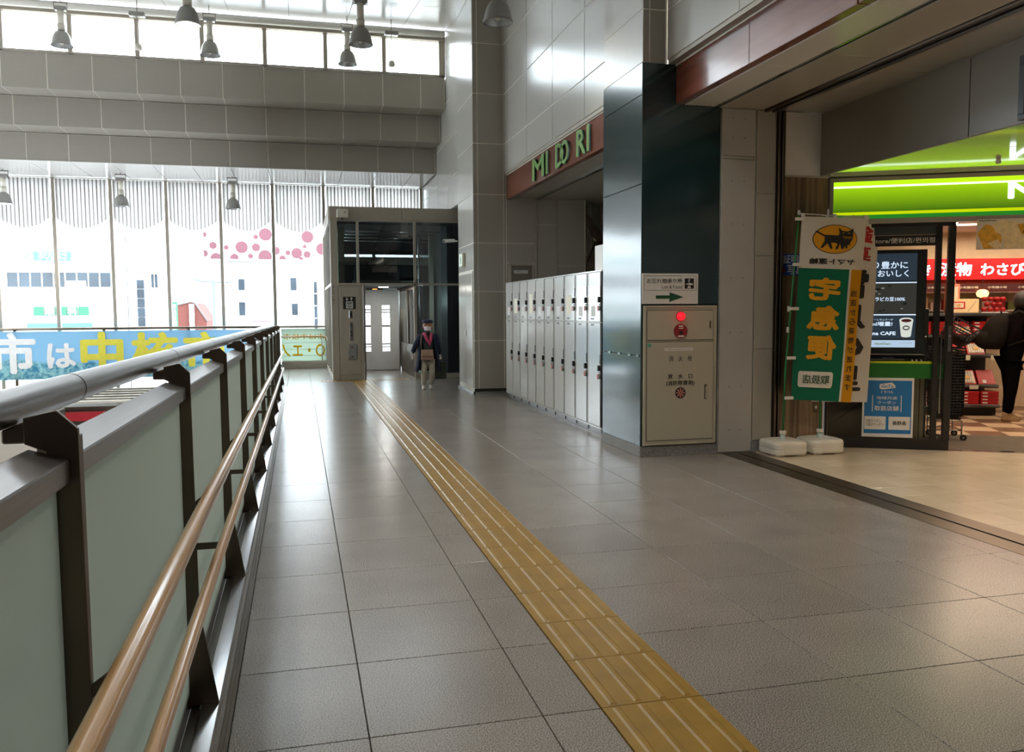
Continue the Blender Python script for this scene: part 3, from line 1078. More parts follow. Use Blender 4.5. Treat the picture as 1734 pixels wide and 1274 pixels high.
# bulkhead x=5.5
bk = bx('wall_bulkhead', M_joint, None, 5.53, 5.70, -4, 8.3, 2.99, 3.9, kind='structure')
panels(bk, FX(5.53), [-8.20, -6.10, -3.9, -1.7, 0.5], [2.985, 3.655], mat('dimmed_cream_enamel', (122, 113, 99), .25, noise=.01), 0.012, 0.008)  # cream bulkhead darkened in its colour to stand for low light
sf = bx('ceiling', M_dark, None, 5.53, 12.5, -4, 8.9, 3.0, 3.2, kind='structure', label='shop front soffit reflecting the green sign')
M_soff = mat('glossy_soffit', (190, 184, 172), 0.06, noise=0.01, spec=0.8, coat=0.5)
panels(sf, Fr((0, 0, 3.0), (1, 0, 0), (0, 0, -1), (0, 1, 0)), [5.53 + 1.12 * k for k in range(0, 6)], [-1.5 + 1.12 * k for k in range(0, 9)] + [8.9], M_soff, 0.015, 0.004)
sp = empty('sprinkler', (6.55, 6.75, 2.985), 'small beige sprinkler head on the green-lit soffit', 'sprinkler')
B().lathe((6.6, 6.9, 2.94), [(0.008, 0), (0.022, .004), (0.026, .02), (0.02, .045)], 12).build('head', M_whitepl, sp)
# framed poster on the bulkhead
fp = empty('framed_display', (5.5, 5.2, 3.0), 'black framed display panel high on the bulkhead at the right edge', 'display')
Fd = FX(5.518)
fbx('frame', M_blackframe, fp, Fd, -5.55, -3.9, 3.005, 3.05, 0, 0.05, 0.003)
fbx('frame', M_blackframe, fp, Fd, -5.55, -3.9, 3.43, 3.50, 0, 0.05, 0.003)
fbx('frame', M_blackframe, fp, Fd, -5.55, -5.49, 3.05, 3.43, 0, 0.05, 0.003)
fbx('picture', mat('grey_picture', (150, 148, 146), 0.2), fp, Fd, -5.49, -3.9, 3.05, 3.43, 0, 0.03)
B().fpoly(Fd, [(-5.49, 3.06), (-5.42, 3.06), (-5.49, 3.14)], 0.03, 0.032).build('picture_mark', M_white, fp)
B().fpoly(Fd, [(-5.36, 3.06), (-5.0, 3.06), (-5.0, 3.26), (-5.43, 3.24)], 0.03, 0.032).build('picture_mark', M_white, fp)

# ================================================================== HYDRANT CABINET, SIGN
FH = FY(8.19)
hy = empty('hydrant_cabinet', (3.87, 8.17, 0.11), 'beige fire hydrant cabinet with red alarm lamp set in the green pillar', 'cabinet')
fbx('body', M_hyd, hy, FH, 3.462, 4.30, 0.118, 1.592, 0.0, 0.022, 0.004)
for (a0, a1, b0, b1) in ((3.472, 4.29, 1.570, 1.585), (3.472, 4.29, 0.125, 0.14), (3.472, 3.487, .14, 1.57), (4.275, 4.29, .14, 1.57)):
    fbx('frame_bead', M_hyd, hy, FH, a0, a1, b0, b1, 0.022, 0.03, 0.003)
B().fb(FH, 3.497, 4.255, 1.228, 1.545, 0.022, 0.0235).fb(FH, 3.497, 4.262, 0.170, 1.215, 0.022, 0.0235).build('door_gap', M_dark, hy)
dr = fbx('door', M_hyd, hy, FH, 3.502, 4.250, 1.233, 1.540, 0.022, 0.030, 0.002)
dr2 = fbx('door', M_hyd, hy, FH, 3.502, 4.257, 0.175, 1.210, 0.022, 0.030, 0.002)
fbx('latch', M_steeld, dr, FH, 4.207, 4.222, 1.35, 1.43, 0.03, 0.036, 0.002)
fbx('latch', M_steeld, dr2, FH, 4.155, 4.185, 0.60, 0.755, 0.03, 0.034, 0.003)
fbx('latch', M_steell, dr2, FH, 4.167, 4.178, 0.61, 0.745, 0.034, 0.04, 0.002)
b = B()
Fl = Fr((3.872, 8.16, 1.478), (1, 0, 0), (0, -1, 0))
for (r, d) in ((0.052, 0.0),):
    b.fdisc(Fl, 0, 0, 0.052, 0, 0.008, 24)
b.build('lamp_ring', M_red, dr)
b = B()
prof = [(0.046, 0.008), (0.043, 0.03), (0.03, 0.046), (0.012, 0.053)]
k = 0
for r, d in prof:
    for j in range(20):
        w = 2 * math.pi * j / 20
        b.v.append(Fl.p(r * math.cos(w), r * math.sin(w), d))
for i in range(3):
    for j in range(20):
        b.f.append([i * 20 + j, i * 20 + (j + 1) % 20, (i + 1) * 20 + (j + 1) % 20, (i + 1) * 20 + j]); b.sm.append(True)
b.f.append([60 + j for j in range(20)]); b.sm.append(True)
b.build('alarm_lamp', M_redlamp, dr, label='glowing red dome lamp')
light('alarm_glow', 'POINT', (3.872, 8.05, 1.478), 0.1, (1, .05, .06), shadow_soft=.03)
Fh3 = FY(8.16)
B().fdisc(Fh3, 3.872, 1.323, 0.076, 0, 0.012, 28).build('alarm_disc', M_red, dr)
B().fdisc(Fh3, 3.876, 1.308, 0.018, 0.012, 0.018, 14).build('alarm_button', M_dark, dr)
fbx('alarm_label', M_white, dr, Fh3, 3.85, 3.90, 1.370, 1.383, 0.012, 0.0135)
fbx('alarm_label', M_white, dr, Fh3, 3.85, 3.90, 1.350, 1.358, 0.012, 0.0135)
fbx('alarm_label', M_white, dr, Fh3, 3.84, 3.91, 1.262, 1.278, 0.012, 0.0135)
fbx('notice_strip', M_white, dr2, Fh3, 3.695, 4.018, 1.118, 1.148, 0.0, 0.0015)
text('この場所には物を置かないでください', Fh3, 3.705, 3.99, 1.126, 1.138, 0.0015, M_red, dr2)
text('消　火　栓', Fh3, 3.745, 4.010, 1.005, 1.065, 0.0, M_black, dr2, bold=0.004)
text('放　水　口', Fh3, 3.735, 4.015, 0.822, 0.875, 0.0, M_black, dr2, bold=0.016)
text('(消防隊専用)', Fh3, 3.715, 4.040, 0.742, 0.803, 0.0, M_black, dr2, bold=0.014)
B().fdisc(Fh3, 3.880, 0.672, 0.060, 0, 0.002, 28).build('valve_mark', M_black, dr2)
M_pink = mat('pale_red_print', (196, 120, 104), 0.5)
b = B()
for i in range(8):
    w = i * math.pi / 4
    c_, s_ = math.cos(w), math.sin(w)
    pts = [(3.880 + c_ * .008 - s_ * .004, .672 + s_ * .008 + c_ * .004), (3.880 + c_ * .05 - s_ * .009, .672 + s_ * .05 + c_ * .009), (3.880 + c_ * .05 + s_ * .009, .672 + s_ * .05 - c_ * .009), (3.880 + c_ * .008 + s_ * .004, .672 + s_ * .008 - c_ * .004)]
    b.fpoly(Fh3, pts, 0.002, 0.003)
b.build('valve_spokes', M_pink, dr2)
B().fdisc(Fh3, 3.525, 1.178, 0.022, 0, 0.0015, 20).build('round_sticker', mat('teal_print', (80, 160, 140), 0.5), dr2)

sg2 = empty('lost_property_sign', (3.76, 8.18, 1.6), 'white lost and found sign with a green arrow above the hydrant cabinet', 'sign')
fbx('board', M_white, sg2, FH, 3.447, 4.080, 1.608, 1.925, 0.0, 0.012, 0.002)
Fs = FY(8.178)
b = B()
for (a0, a1, b0, b1) in ((3.468, 4.058, 1.898, 1.901), (3.468, 4.058, 1.748, 1.751), (3.468, 3.471, 1.751, 1.898), (4.055, 4.058, 1.751, 1.898)):
    b.fb(Fs, a0, a1, b0, b1, 0, 0.001)
b.build('border_line', M_black, sg2)
text('お忘れ物承り所', Fs, 3.497, 3.897, 1.822, 1.874, 0, M_black, sg2, bold=0.004)
text('Lost & Found', Fs, 3.665, 3.897, 1.768, 1.806, 0, M_black, sg2)
fbx('pictogram', M_black, sg2, Fs, 3.925, 4.030, 1.768, 1.875, 0, 0.001)
text('?', Fs, 3.962, 3.99, 1.833, 1.868, 0.001, M_white, sg2, bold=0.01)
B().fpoly(Fs, [(3.93, 1.815), (3.985, 1.827), (4.02, 1.82), (4.02, 1.808), (3.985, 1.803)], 0.001, 0.002).fpoly(Fs, [(3.955, 1.774), (3.995, 1.774), (3.988, 1.796), (3.965, 1.796)], 0.001, 0.002).build('pictogram_mark', M_white, sg2)
B().fpoly(Fs, [(3.60, 1.663), (3.755, 1.663), (3.750, 1.628), (3.912, 1.680), (3.755, 1.730), (3.755, 1.697), (3.60, 1.697)], 0, 0.002).build('arrow', M_green_print, sg2)

# ================================================================== LOCKERS
FL = FX(3.56)
LY0, LP = 9.36, 0.5
units = [(0, 2, 'white coin locker unit nearest the green pillar'), (2, 3, 'white coin locker unit in the middle of the row'), (5, 5, 'widest white coin locker unit at the far end of the row')]
LPp = (14.60 - 9.36) / 10.6
for (c0, n, lab) in units:
    ys = 9.36 + (0.6 + (c0 - 0)) * LPp if c0 else 9.36
    if c0 == 0:
        e = [9.345, 9.86 - .14, 10.21]
    e = {0: [9.345, 9.715, 10.19], 2: [10.19, 10.66, 11.16, 11.69], 5: [11.69, 12.21, 12.74, 13.25, 13.78, 14.58]}[c0]
    if c0 == 0:
        e = [9.36, 9.72, 10.20]
    # regular pitch derived from the seams in view
    p_ = 0.487
    e = [9.715 + p_ * k for k in range(c0, c0 + n + 1)]
    if c0 == 0:
        e[0] = 9.70
    lk = empty('locker_unit', (3.8, (e[0] + e[-1]) / 2, 0), lab, 'locker', 'coin lockers')
    ylo = e[0] if c0 else 9.36
    bx('body', M_white, lk, 3.585, 4.12, ylo + .001, e[-1] - .001, 0.085, 2.035, 0.004)
    bx('plinth', M_steel, lk, 3.60, 4.10, ylo + .001, e[-1] - .001, 0.0, 0.085, 0.002)
    for i in range(n):
        a0, a1 = -e[i + 1], -e[i]
        B().fb(FL, a0 + .004, a0 + .022, 0.085, 2.035, -0.025, 0.004).fb(FL, a0 + .022, a1 - .004, 2.018, 2.035, -0.025, 0.002).fb(FL, a0 + .022, a1 - .004, 1.392, 1.402, -0.025, 0.002).fb(FL, a0 + .022, a1 - .004, .085, .105, -0.025, 0.002).build('door_frame', M_locker, lk, 0.001)
        B().fb(FL, a1 - .045, a1 - .004, 0.105, 2.018, -0.024, -0.004).build('dark_gap', M_dark, lk)
        for (z0, z1) in ((1.406, 2.014), (0.109, 1.388)):
            d = fbx('door', M_locker, lk, FL, a0 + .026, a1 - .048, z0, z1, -0.02, 0.0, 0.003)
            zk = z0 + .06 + (0.24 if z0 > 1 else 0.62)
            zk = 1.64 if z0 > 1 else 0.80
            fbx('lock_housing', M_blackpl, d, FL, a1 - .075, a1 - .035, zk, zk + .07, 0.0, 0.03, 0.006)
            fbx('coin_slot', M_steell, d, FL, a1 - .045, a1 - .025, zk + .09, zk + .2, -0.005, 0.012, 0.003)
            fbx('bolt', M_chrome, d, FL, a1 - .06, a1 - .012, zk - .03, zk - .015, 0.0, 0.03, 0.003)
            B().fdisc(FL, a1 - .062, zk - .07, .02, 0.006, 0.026, 12, rb=.03).build('key_tag', M_orange, d)
            B().fdisc(FL, a1 - .032, zk - .068, .016, 0.006, 0.024, 12, rb=.026).build('key_head', M_grey, d)
            zt_ = 1.43 if z0 > 1 else 1.355
            fbx('number_plate', M_blackpl, d, FL, a0 + .12, a0 + .17, zt_, zt_ + .018, 0.0, 0.002)
            fbx('number_plate', M_blackpl, d, FL, a0 + .185, a0 + .235, zt_, zt_ + .018, 0.0, 0.002)
            if z0 > 1:
                idx = c0 + i
                if idx in (8, 6, 2):
                    fbx('notice_sticker', mat('cream_sticker', (222, 214, 190), 0.5), d, FL, a0 + .10, a0 + .30, 1.50, 1.80 if idx == 6 else 1.75, 0.0, 0.0015, 0)
                else:
                    fbx('notice_sticker', M_white, d, FL, a0 + .13, a0 + .28, 1.47, 1.60, 0.0, 0.0015)
                    for q in range(5):
                        fbx('notice_line', M_grey, d, FL, a0 + .145, a0 + .265, 1.485 + q * .022, 1.489 + q * .022, 0.0015, 0.002)
        fbx('vent', M_dark, lk, FX(3.60), a1 - .095, a1 - .04, 0.022, 0.066, 0.0, 0.004)
        fbx('vent_rim', M_steell, lk, FX(3.60), a1 - .035, a1 - .028, 0.022, 0.066, 0.0, 0.006)
bx('white_box', M_white, None, 3.66, 3.95, 9.42, 10.22, 2.04, 2.36, 0.006, label='plain white box on top of the lockers against the green pillar', cat='box')

# ================================================================== ELEVATOR
EY = 19.35
FE = FY(EY)
el = empty('elevator_tower', (2.0, 20.5, 0), 'glazed elevator tower with taupe metal frame at the end of the path', 'elevator')
fbx('fascia', M_frame, el, FE, 0.69, 2.30, 3.60, 3.88, -0.1, 0.0, 0.006)
fbx('fascia', M_frame, el, FE, 2.306, 3.60, 3.60, 3.88, -0.1, 0.0, 0.006)
bx('side_fascia', M_frame, el, 0.67, 0.74, EY + .1, 24.0, 3.55, 3.88, 0.005)
bx('roof', M_frame, el, 0.70, 3.6, EY + .1, 23.9, 3.84, 3.88)
fbx('corner_post', M_frame, el, FE, 0.70, 0.855, 0.0, 3.60, -0.12, 0.0, 0.006)
for x in (1.30, 2.585):
    fbx('mullion', M_frame, el, FE, x - .03, x + .03, 2.16 if x < 2 else 0.0, 3.60, -0.08, 0.012, 0.004)
fbx('transom', M_frame, el, FE, 0.85, 3.60, 2.13, 2.18, -0.08, 0.012, 0.004)
fbx('transom', M_frame, el, FE, 0.85, 3.60, 3.565, 3.60, -0.08, 0.012, 0.004)
fbx('transom', M_frame, el, FE, 2.61, 3.60, 0.0, 0.10, -0.08, 0.006, 0.004)
for a0, a1 in ((0.855, 1.27), (1.33, 2.555), (2.615, 3.60)):
    fbx('pane', glass('elevator_glass', (0.45, 0.5, 0.5), 1.0, f0=1.75), el, FE, a0, a1, 2.18, 3.565, -0.03, -0.02)
fbx('pane', MATS['elevator_glass'], el, FE, 2.615, 3.60, 0.10, 2.13, -0.03, -0.02)
cp = fbx('call_panel', M_frame, el, FE, 0.855, 1.40, 0.0, 2.13, -0.1, -0.01, 0.006)
fbx('panel_plate', M_frame, cp, FE, 0.885, 1.335, 0.12, 2.08, -0.01, 0.0, 0.004)
B().box(1.40, 1.45, EY, 22.1, 0, 2.13).build('reveal_side', M_steel, el, 0.005)
B().box(2.56, 2.61, EY + .1, 22.1, 0, 0.75).box(2.56, 2.61, EY + .1, 22.1, 2.05, 2.13).box(2.56, 2.61, EY + .1, EY + .2, .75, 2.05).box(2.56, 2.61, 20.6, 20.7, .75, 2.05).build('reveal_side', M_steeld, el, 0.003)
B().box(2.58, 2.59, EY + .2, 22.1, .75, 2.05).build('pane', M_glass, el)
FE2 = FY(EY + .0)
ip = fbx('pictogram', M_black, cp, FE2, 0.955, 1.235, 1.595, 1.875, 0.0, 0.003)
b = B()
b.fpoly(FE2, [(1.03, 1.86), (1.05, 1.86), (1.05, 1.82), (1.07, 1.82), (1.04, 1.785), (1.01, 1.82), (1.03, 1.82)], .003, .005)
b.fpoly(FE2, [(1.13, 1.79), (1.15, 1.79), (1.15, 1.83), (1.17, 1.83), (1.14, 1.865), (1.11, 1.83), (1.13, 1.83)], .003, .005)
for (a0, a1, b0, b1) in ((1.02, 1.17, 1.75, 1.768), (1.02, 1.17, 1.615, 1.633), (1.02, 1.038, 1.633, 1.75), (1.152, 1.17, 1.633, 1.75), (1.048, 1.068, 1.645, 1.715), (1.085, 1.105, 1.645, 1.715), (1.122, 1.142, 1.645, 1.715)):
    b.fb(FE2, a0, a1, b0, b1, .003, .005)
for x in (1.058, 1.095, 1.132):
    b.fdisc(FE2, x, 1.729, .009, .003, .005, 8)
b.build('pictogram_mark', M_white, cp)
fbx('indicator', M_steell, cp, FE2, 1.085, 1.16, 1.39, 1.56, 0, 0.006, .002)
fbx('indicator_window', M_dark, cp, FE2, 1.10, 1.145, 1.41, 1.54, 0.006, 0.009)
fbx('button_plate', M_steel, cp, FE2, 1.09, 1.17, 0.88, 1.30, 0, 0.006, .002)
for z in (1.23, 1.08, 1.0):
    B().fdisc(FE2, 1.13, z, .016, .006, .012, 12).build('button', M_blackpl, cp)
fbx('call_box', M_grey, cp, FE2, 1.05, 1.245, 0.47, 0.80, 0, 0.03, .006)
B().fdisc(FE2, 1.13, .735, .022, .03, .034, 12).build('emergency_mark', M_red, cp)
fbx('call_box_lock', M_dark, cp, FE2, 1.12, 1.15, .51, .545, .03, .034)
tx = text('エレベーター', FE2, 0.715, 0.775, 1.72, 2.12, 0, M_black, el, vertical=True)
# landing wall, doors
FD = FY(22.2)
B().fb(FD, 1.45, 1.58, 0, 2.2, -.1, 0).fb(FD, 2.52, 2.56, 0, 2.2, -.1, 0).fb(FD, 1.58, 2.52, 2.1, 2.2, -.1, 0).build('door_jamb', M_steel, el, .004)
fbx('indicator_bar', M_dark, el, FD, 1.70, 2.12, 2.10, 2.135, 0, .02, .002)
fbx('indicator_light', glow('amber_led', (255, 150, 70), 3), el, FD, 1.85, 1.97, 2.108, 2.126, .02, .022)
M_door = mat('satin_steel_door', (178, 174, 170), 0.38, 0.0, noise=.03)
for (a0, a1, w0, w1) in ((1.565, 1.948, 1.68, 1.79), (1.95, 2.53, 2.09, 2.29)):
    if a0 < 1.6:
        w0, w1 = 1.62, 1.79
    dd = B()
    zs_ = [0.02, 0.505, 0.60, 0.62, 0.67, 0.71, 1.50, 1.53, 1.56, 1.60, 1.70, 2.10]
    dd.fb(FD, a0, w0, .02, 2.1, -.05, -.02).fb(FD, w1, a1, .02, 2.1, -.05, -.02)
    for z0, z1 in ((.02, .50), (.605, .635), (.67, .715), (1.50, 1.535), (1.565, 1.605), (1.70, 2.1)):
        dd.fb(FD, w0, w1, z0, z1, -.05, -.02)
    d_ = dd.build('elevator_door', M_door, el, .002)
    for z0, z1 in ((.50, .605), (.635, .67), (.715, 1.5), (1.535, 1.565), (1.605, 1.70)):
        fbx('pane', M_glass, d_, FD, w0, w1, z0, z1, -.038, -.032)
fbx('door_sill', M_steell, el, FD, 1.45, 2.56, 0, .02, -.1, .02)
fbx('car_panel', M_steeld, el, FD, 2.56, 2.72, 0.1, 2.1, -.1, .05, .003)
fbx('car_display', M_blackpl, el, FD, 2.575, 2.70, 1.60, 2.03, .05, .056)
for z in (1.35, 1.25, 1.21, 1.17):
    fbx('button', M_blackpl, el, FD, 2.63, 2.66, z - .012, z + .012, .05, .06, .002)
# shaft interior and side glazing
for k, y in enumerate((19.9, 20.9, 21.9, 22.9, 23.8)):
    bx('side_mullion', M_frame, el, 0.70, 0.76, y, y + .07, 0, 3.6, .003)
bx('side_transom', M_frame, el, 0.70, 0.76, EY + .1, 23.9, 2.13, 2.19, .003)
bx('side_transom', M_frame, el, 0.70, 0.76, EY + .1, 23.9, 0.0, 0.1, .003)
for y0, y1 in ((19.47, 19.9), (19.97, 20.9), (20.97, 21.9), (21.97, 22.9), (22.97, 23.8)):
    bx('side_pane', M_glass, el, 0.725, 0.735, y0, y1, 0.1, 3.55)
M_shaft = mat('shaft_grey', (70, 72, 76), 0.6)
bx('shaft_ceiling', M_shaft, el, 0.78, 3.5, EY + .15, 23.8, 3.5, 3.56)
for k in range(4):
    B().tube([(1.1, 20.2 + k * .55, 3.42 - k * .03), (3.3, 20.2 + k * .55, 3.42 - k * .03)], .018, 8).build('shaft_pipe', M_steell, el)
bx('shaft_beam', M_frame, el, 0.78, 3.5, 22.25, 22.45, 2.75, 2.95, .004)
bx('shaft_blocker', M_shaft, el, 0.9, 3.4, 22.5, 22.55, 2.2, 2.93)  # dark panels added to hide the bright window; slit imitates a clerestory reflection
bx('shaft_blocker', M_shaft, el, 0.9, 3.4, 22.5, 22.55, 3.03, 3.5)
bx('shaft_blocker', M_shaft, el, 2.56, 3.4, 22.5, 22.55, 0.1, 2.2)
bx('shaft_beam', M_frame, el, 1.35, 3.0, 22.2, 22.4, 2.22, 2.34, .004)
bx('door_gear', M_shaft, el, 1.40, 2.56, 22.2, 22.5, 2.34, 2.72, .01)
for x in (1.55, 2.3):
    B().tube([(x, 22.15, 2.55), (x, 22.2, 2.55)], .05, 14).build('gear_wheel', M_steell, el)
bx('guide_rail', M_steell, el, 2.95, 3.0, 21.5, 21.6, 0.1, 3.5, .003)
bx('guide_rail', M_frame, el, 3.2, 3.3, 21.2, 21.4, 0.1, 3.5, .003)
bx('shaft_wall', M_shaft, el, 3.36, 3.5, EY + .2, 23.8, 0.1, 3.5)
bx('shaft_column', M_frame, el, 0.90, 1.05, 20.2, 20.4, 2.2, 3.5, .004)
bx('ceiling', M_shaft, None, 1.40, 2.62, EY + .12, 22.2, 2.14, 2.2, kind='structure')

ll = empty('added_landing_light', (2.0, 20.8, 2.12), 'round lamp added in the low ceiling to brighten the elevator landing', 'lamp')  # lamp added to brighten the landing and its doors
B().lathe((2.0, 20.8, 2.12), [(.12, 0), (.12, .02)], 18).build('diffuser', glow('added_landing_diffuser', (255, 248, 236), 5), ll)
light('landing_fill_lamp', 'AREA', (2.0, 20.8, 2.11), 28, (1, .96, .9), .22)
light('shaft_fill_light', 'POINT', (2.9, 20.5, 1.8), 30, (.85, 1, 1), shadow_soft=.1)  # fill light added inside the elevator shaft
# camera-shaped unit on the fascia, cctv and exit sign
un = empty('wall_speaker', (0.98, 19.2, 3.65), 'cream box speaker mounted on the elevator fascia', 'speaker')
fbx('box', M_whitepl, un, FY(19.33), 0.85, 1.10, 3.62, 3.80, 0, .16, .012)
fbx('bracket', M_frame, un, FY(19.35), 0.92, 1.04, 3.80, 3.86, 0, .12, .003)
B().fdisc(FY(19.17), 1.03, 3.73, .02, 0, .004, 14).build('dial', M_grey, un)
B().tube([(.97, 19.25, 3.62), (.97, 19.25, 3.56)], .012, 8).build('stub', M_dark, un)
cc = empty('cctv_camera', (3.05, 16.9, 2.9), 'white cctv camera on the pillar beside the elevator', 'camera')
B().box(2.93, 3.12, 16.86, 16.92, 2.93, 2.96).build('arm', M_white, cc, .004)
B().tube([(2.82, 16.75, 2.93), (3.06, 16.95, 2.96)], .035, 14).build('housing', M_white, cc)
B().tube([(2.80, 16.73, 2.925), (2.83, 16.76, 2.93)], .028, 12).build('lens', M_blackpl, cc)
ex = empty('exit_sign', (3.1, 16.3, 2.4), 'small green and white emergency exit sign on the side of the pillar', 'sign')
fbx('case', M_whitepl, ex, FX(3.12), -16.47, -16.13, 2.40, 2.66, 0, .05, .004)
fbx('face', glow('exit_white', (225, 240, 228), .6), ex, FX(3.07), -16.45, -16.15, 2.42, 2.64, 0, .002)
B().fpoly(FX(3.068), [(-16.36, 2.45), (-16.30, 2.53), (-16.34, 2.57), (-16.30, 2.61), (-16.26, 2.56), (-16.22, 2.52), (-16.27, 2.50), (-16.24, 2.45), (-16.28, 2.45), (-16.30, 2.49)], 0, .002).build('running_mark', mat('exit_green', (20, 130, 70), .4), ex)

# upper side wall at x=3.42 (beside beam ends)
us = B().box(3.435, 3.7, 16.85, 24.3, 3.88, 8.3).build('wall_side_upper', M_joint, None, kind='structure')
panels(us, FX(3.435), [-24.2, -22.7, -21.2, -19.7, -18.3, -16.85], [3.88] + ZP[5:], M_pglossy, .005, .014)
bx('wall_side_lower', M_shaft, None, 3.61, 3.75, 16.85, 24.3, 0, 3.88, kind='structure')

# gallery rail and yellow lettered banner at the end of the floor
gr = empty('gallery_rail', (0.1, 23.7, 0), 'low rail with a wooden handrail in front of the far window', 'railing')
bx('curb', M_frame, gr, -0.5, 0.70, 23.62, 23.9, 0, .20, .004)
B().tube([(-0.50, 23.6, .87), (0.60, 23.6, .87), (0.68, 23.6, .85), (0.70, 23.62, .75)], .025, 10).build('handrail', M_rail, gr)
B().tube([(0.58, 23.68, 0), (0.58, 23.68, .86)], .014, 8).build('post', M_steel, gr)
for z in (.35, .52, .70):
    B().tube([(-0.5, 23.68, z), (0.70, 23.68, z)], .006, 6).build('wire', M_steel, gr)
M_bgreen = frosted('pale_green_banner', (.66, .72, .66), (.40, .46, .40), .6, .02, .8)
M_bcream = glass('cream_banner_dye', (1.0, .88, .42), .0)
vb = empty('window_banner', (0.1, 23.9, .2), 'pale green banner with mirrored cream lettering across the window behind the low rail', 'banner')
Fv = FY(23.90)
fbx('cloth', M_bgreen, vb, Fv, -0.50, 0.70, .20, 1.08, 0, .004)
text('○・エノ', Fv, -0.48, 0.66, .30, .66, .004, M_bcream, vb, bold=.03, mirror=True)
text('市は中核市', Fv, -0.45, 0.66, .78, .94, .004, M_bcream, vb, bold=.02, mirror=True)

# blue banner on the rail across the void
br = empty('void_rail', (-4.3, 23.6, -4.4), 'dark steel rail across the void carrying the blue banner', 'railing')
B().tube([(-8.7, 23.6, 1.14), (-0.55, 23.6, 1.14)], .035, 10).build('rail_tube', M_steeld, br)
B().tube([(-8.7, 23.62, 0.0), (-0.55, 23.62, 0.0)], .02, 8).build('rail_tube', M_steeld, br)
for x in (-8.98 + .0, -6.94, -4.88, -2.83, -.78):
    B().box(x - .03, x + .03, 23.54, 23.66, -4.4, 1.14).build('post', M_steeld, br, .004)
M_blue = None
m = bpy.data.materials.new('blue_mountain_print')
m.use_nodes = True
nt = m.node_tree
p = nt.nodes['Principled BSDF']
p.inputs['Roughness'].default_value = .55
g_ = nt.nodes.new('ShaderNodeNewGeometry')
sx = nt.nodes.new('ShaderNodeSeparateXYZ')
nt.links.new(g_.outputs['Position'], sx.inputs[0])
nz = nt.nodes.new('ShaderNodeTexNoise'); nz.inputs['Scale'].default_value = 1.5; nz.inputs['Detail'].default_value = 6
nt.links.new(g_.outputs['Position'], nz.inputs['Vector'])
ad = nt.nodes.new('ShaderNodeMath'); ad.operation = 'MULTIPLY_ADD'
ad.inputs[1].default_value = .55
nt.links.new(nz.outputs[0], ad.inputs[0]); nt.links.new(sx.outputs['Z'], ad.inputs[2])
cr = nt.nodes.new('ShaderNodeValToRGB')
cr.color_ramp.elements[0].position = .54; cr.color_ramp.elements[1].position = .60
n3 = nt.nodes.new('ShaderNodeTexNoise'); n3.inputs['Scale'].default_value = 7; n3.inputs['Detail'].default_value = 8; n3.inputs['Distortion'].default_value = 1.2
nt.links.new(g_.outputs['Position'], n3.inputs['Vector'])
c3 = nt.nodes.new('ShaderNodeValToRGB')
c3.color_ramp.elements[0].position = .38; c3.color_ramp.elements[1].position = .62
c3.color_ramp.elements[0].color = (*lin((60, 130, 160)), 1); c3.color_ramp.elements[1].color = (*lin((150, 200, 205)), 1)
nt.links.new(n3.outputs[0], c3.inputs[0])
mixn = nt.nodes.new('ShaderNodeMixRGB')
nt.links.new(ad.outputs[0], cr.inputs[0]); nt.links.new(cr.outputs[0], mixn.inputs[0])
nt.links.new(c3.outputs[0], mixn.inputs[1]); mixn.inputs[2].default_value = (*lin((140, 192, 228)), 1)
nt.links.new(mixn.outputs[0], p.inputs['Base Color'])
p.inputs['Transmission Weight'].default_value = 0
tl = nt.nodes.new('ShaderNodeBsdfTranslucent'); mxs = nt.nodes.new('ShaderNodeMixShader'); mxs.inputs[0].default_value = .35
dk = nt.nodes.new('ShaderNodeVectorMath'); dk.operation = 'SCALE'; dk.inputs['Scale'].default_value = .28
nt.links.new(mixn.outputs[0], dk.inputs[0])
nt.links.new(dk.outputs[0], tl.inputs[0]); nt.links.new(p.outputs[0], mxs.inputs[1]); nt.links.new(tl.outputs[0], mxs.inputs[2])
nt.links.new(mxs.outputs[0], nt.nodes['Material Output'].inputs[0])
M_blue = m
bb = empty('blue_banner', (-4.5, 23.5, -.13), 'long blue mountain-print banner with white and yellow characters on the rail across the void', 'banner')
Fb2 = FY(23.52)
b = B()
vs_, fs_ = [], []
for k in range(61):
    x = -9.4 + 8.8 * k / 60
    for z in (-.13, .3, .7, 1.08):
        vs_.append((x, 23.52 + .006 * math.sin(x * 3 + z), z))
for k in range(60):
    for q in range(3):
        a = k * 4 + q
        fs_.append((a, a + 4, a + 5, a + 1))
b.add(vs_, fs_, True).build('cloth', M_blue, bb, recalc=False)
M_bw = mat('white_cloth_print', (232, 232, 232), .6)
M_by = mat('yellow_cloth_print', (222, 212, 70), .6)
for ch, a0, a1, b0, b1, mm in (('長野', -9.35, -7.65, 0.03, 1.06, M_bw), ('市', -7.50, -6.46, 0.02, 1.06, M_bw), ('は', -6.22, -5.55, .14, .78, M_bw), ('中', -5.44, -4.42, -.02, 1.06, M_by), ('核', -4.25, -3.09, .0, 1.04, M_by), ('市', -2.97, -1.85, .0, 1.04, M_by)):
    text(ch, Fb2, a0, a1, b0, b1, .014, mm, bb, bold=.035, name='banner_character')

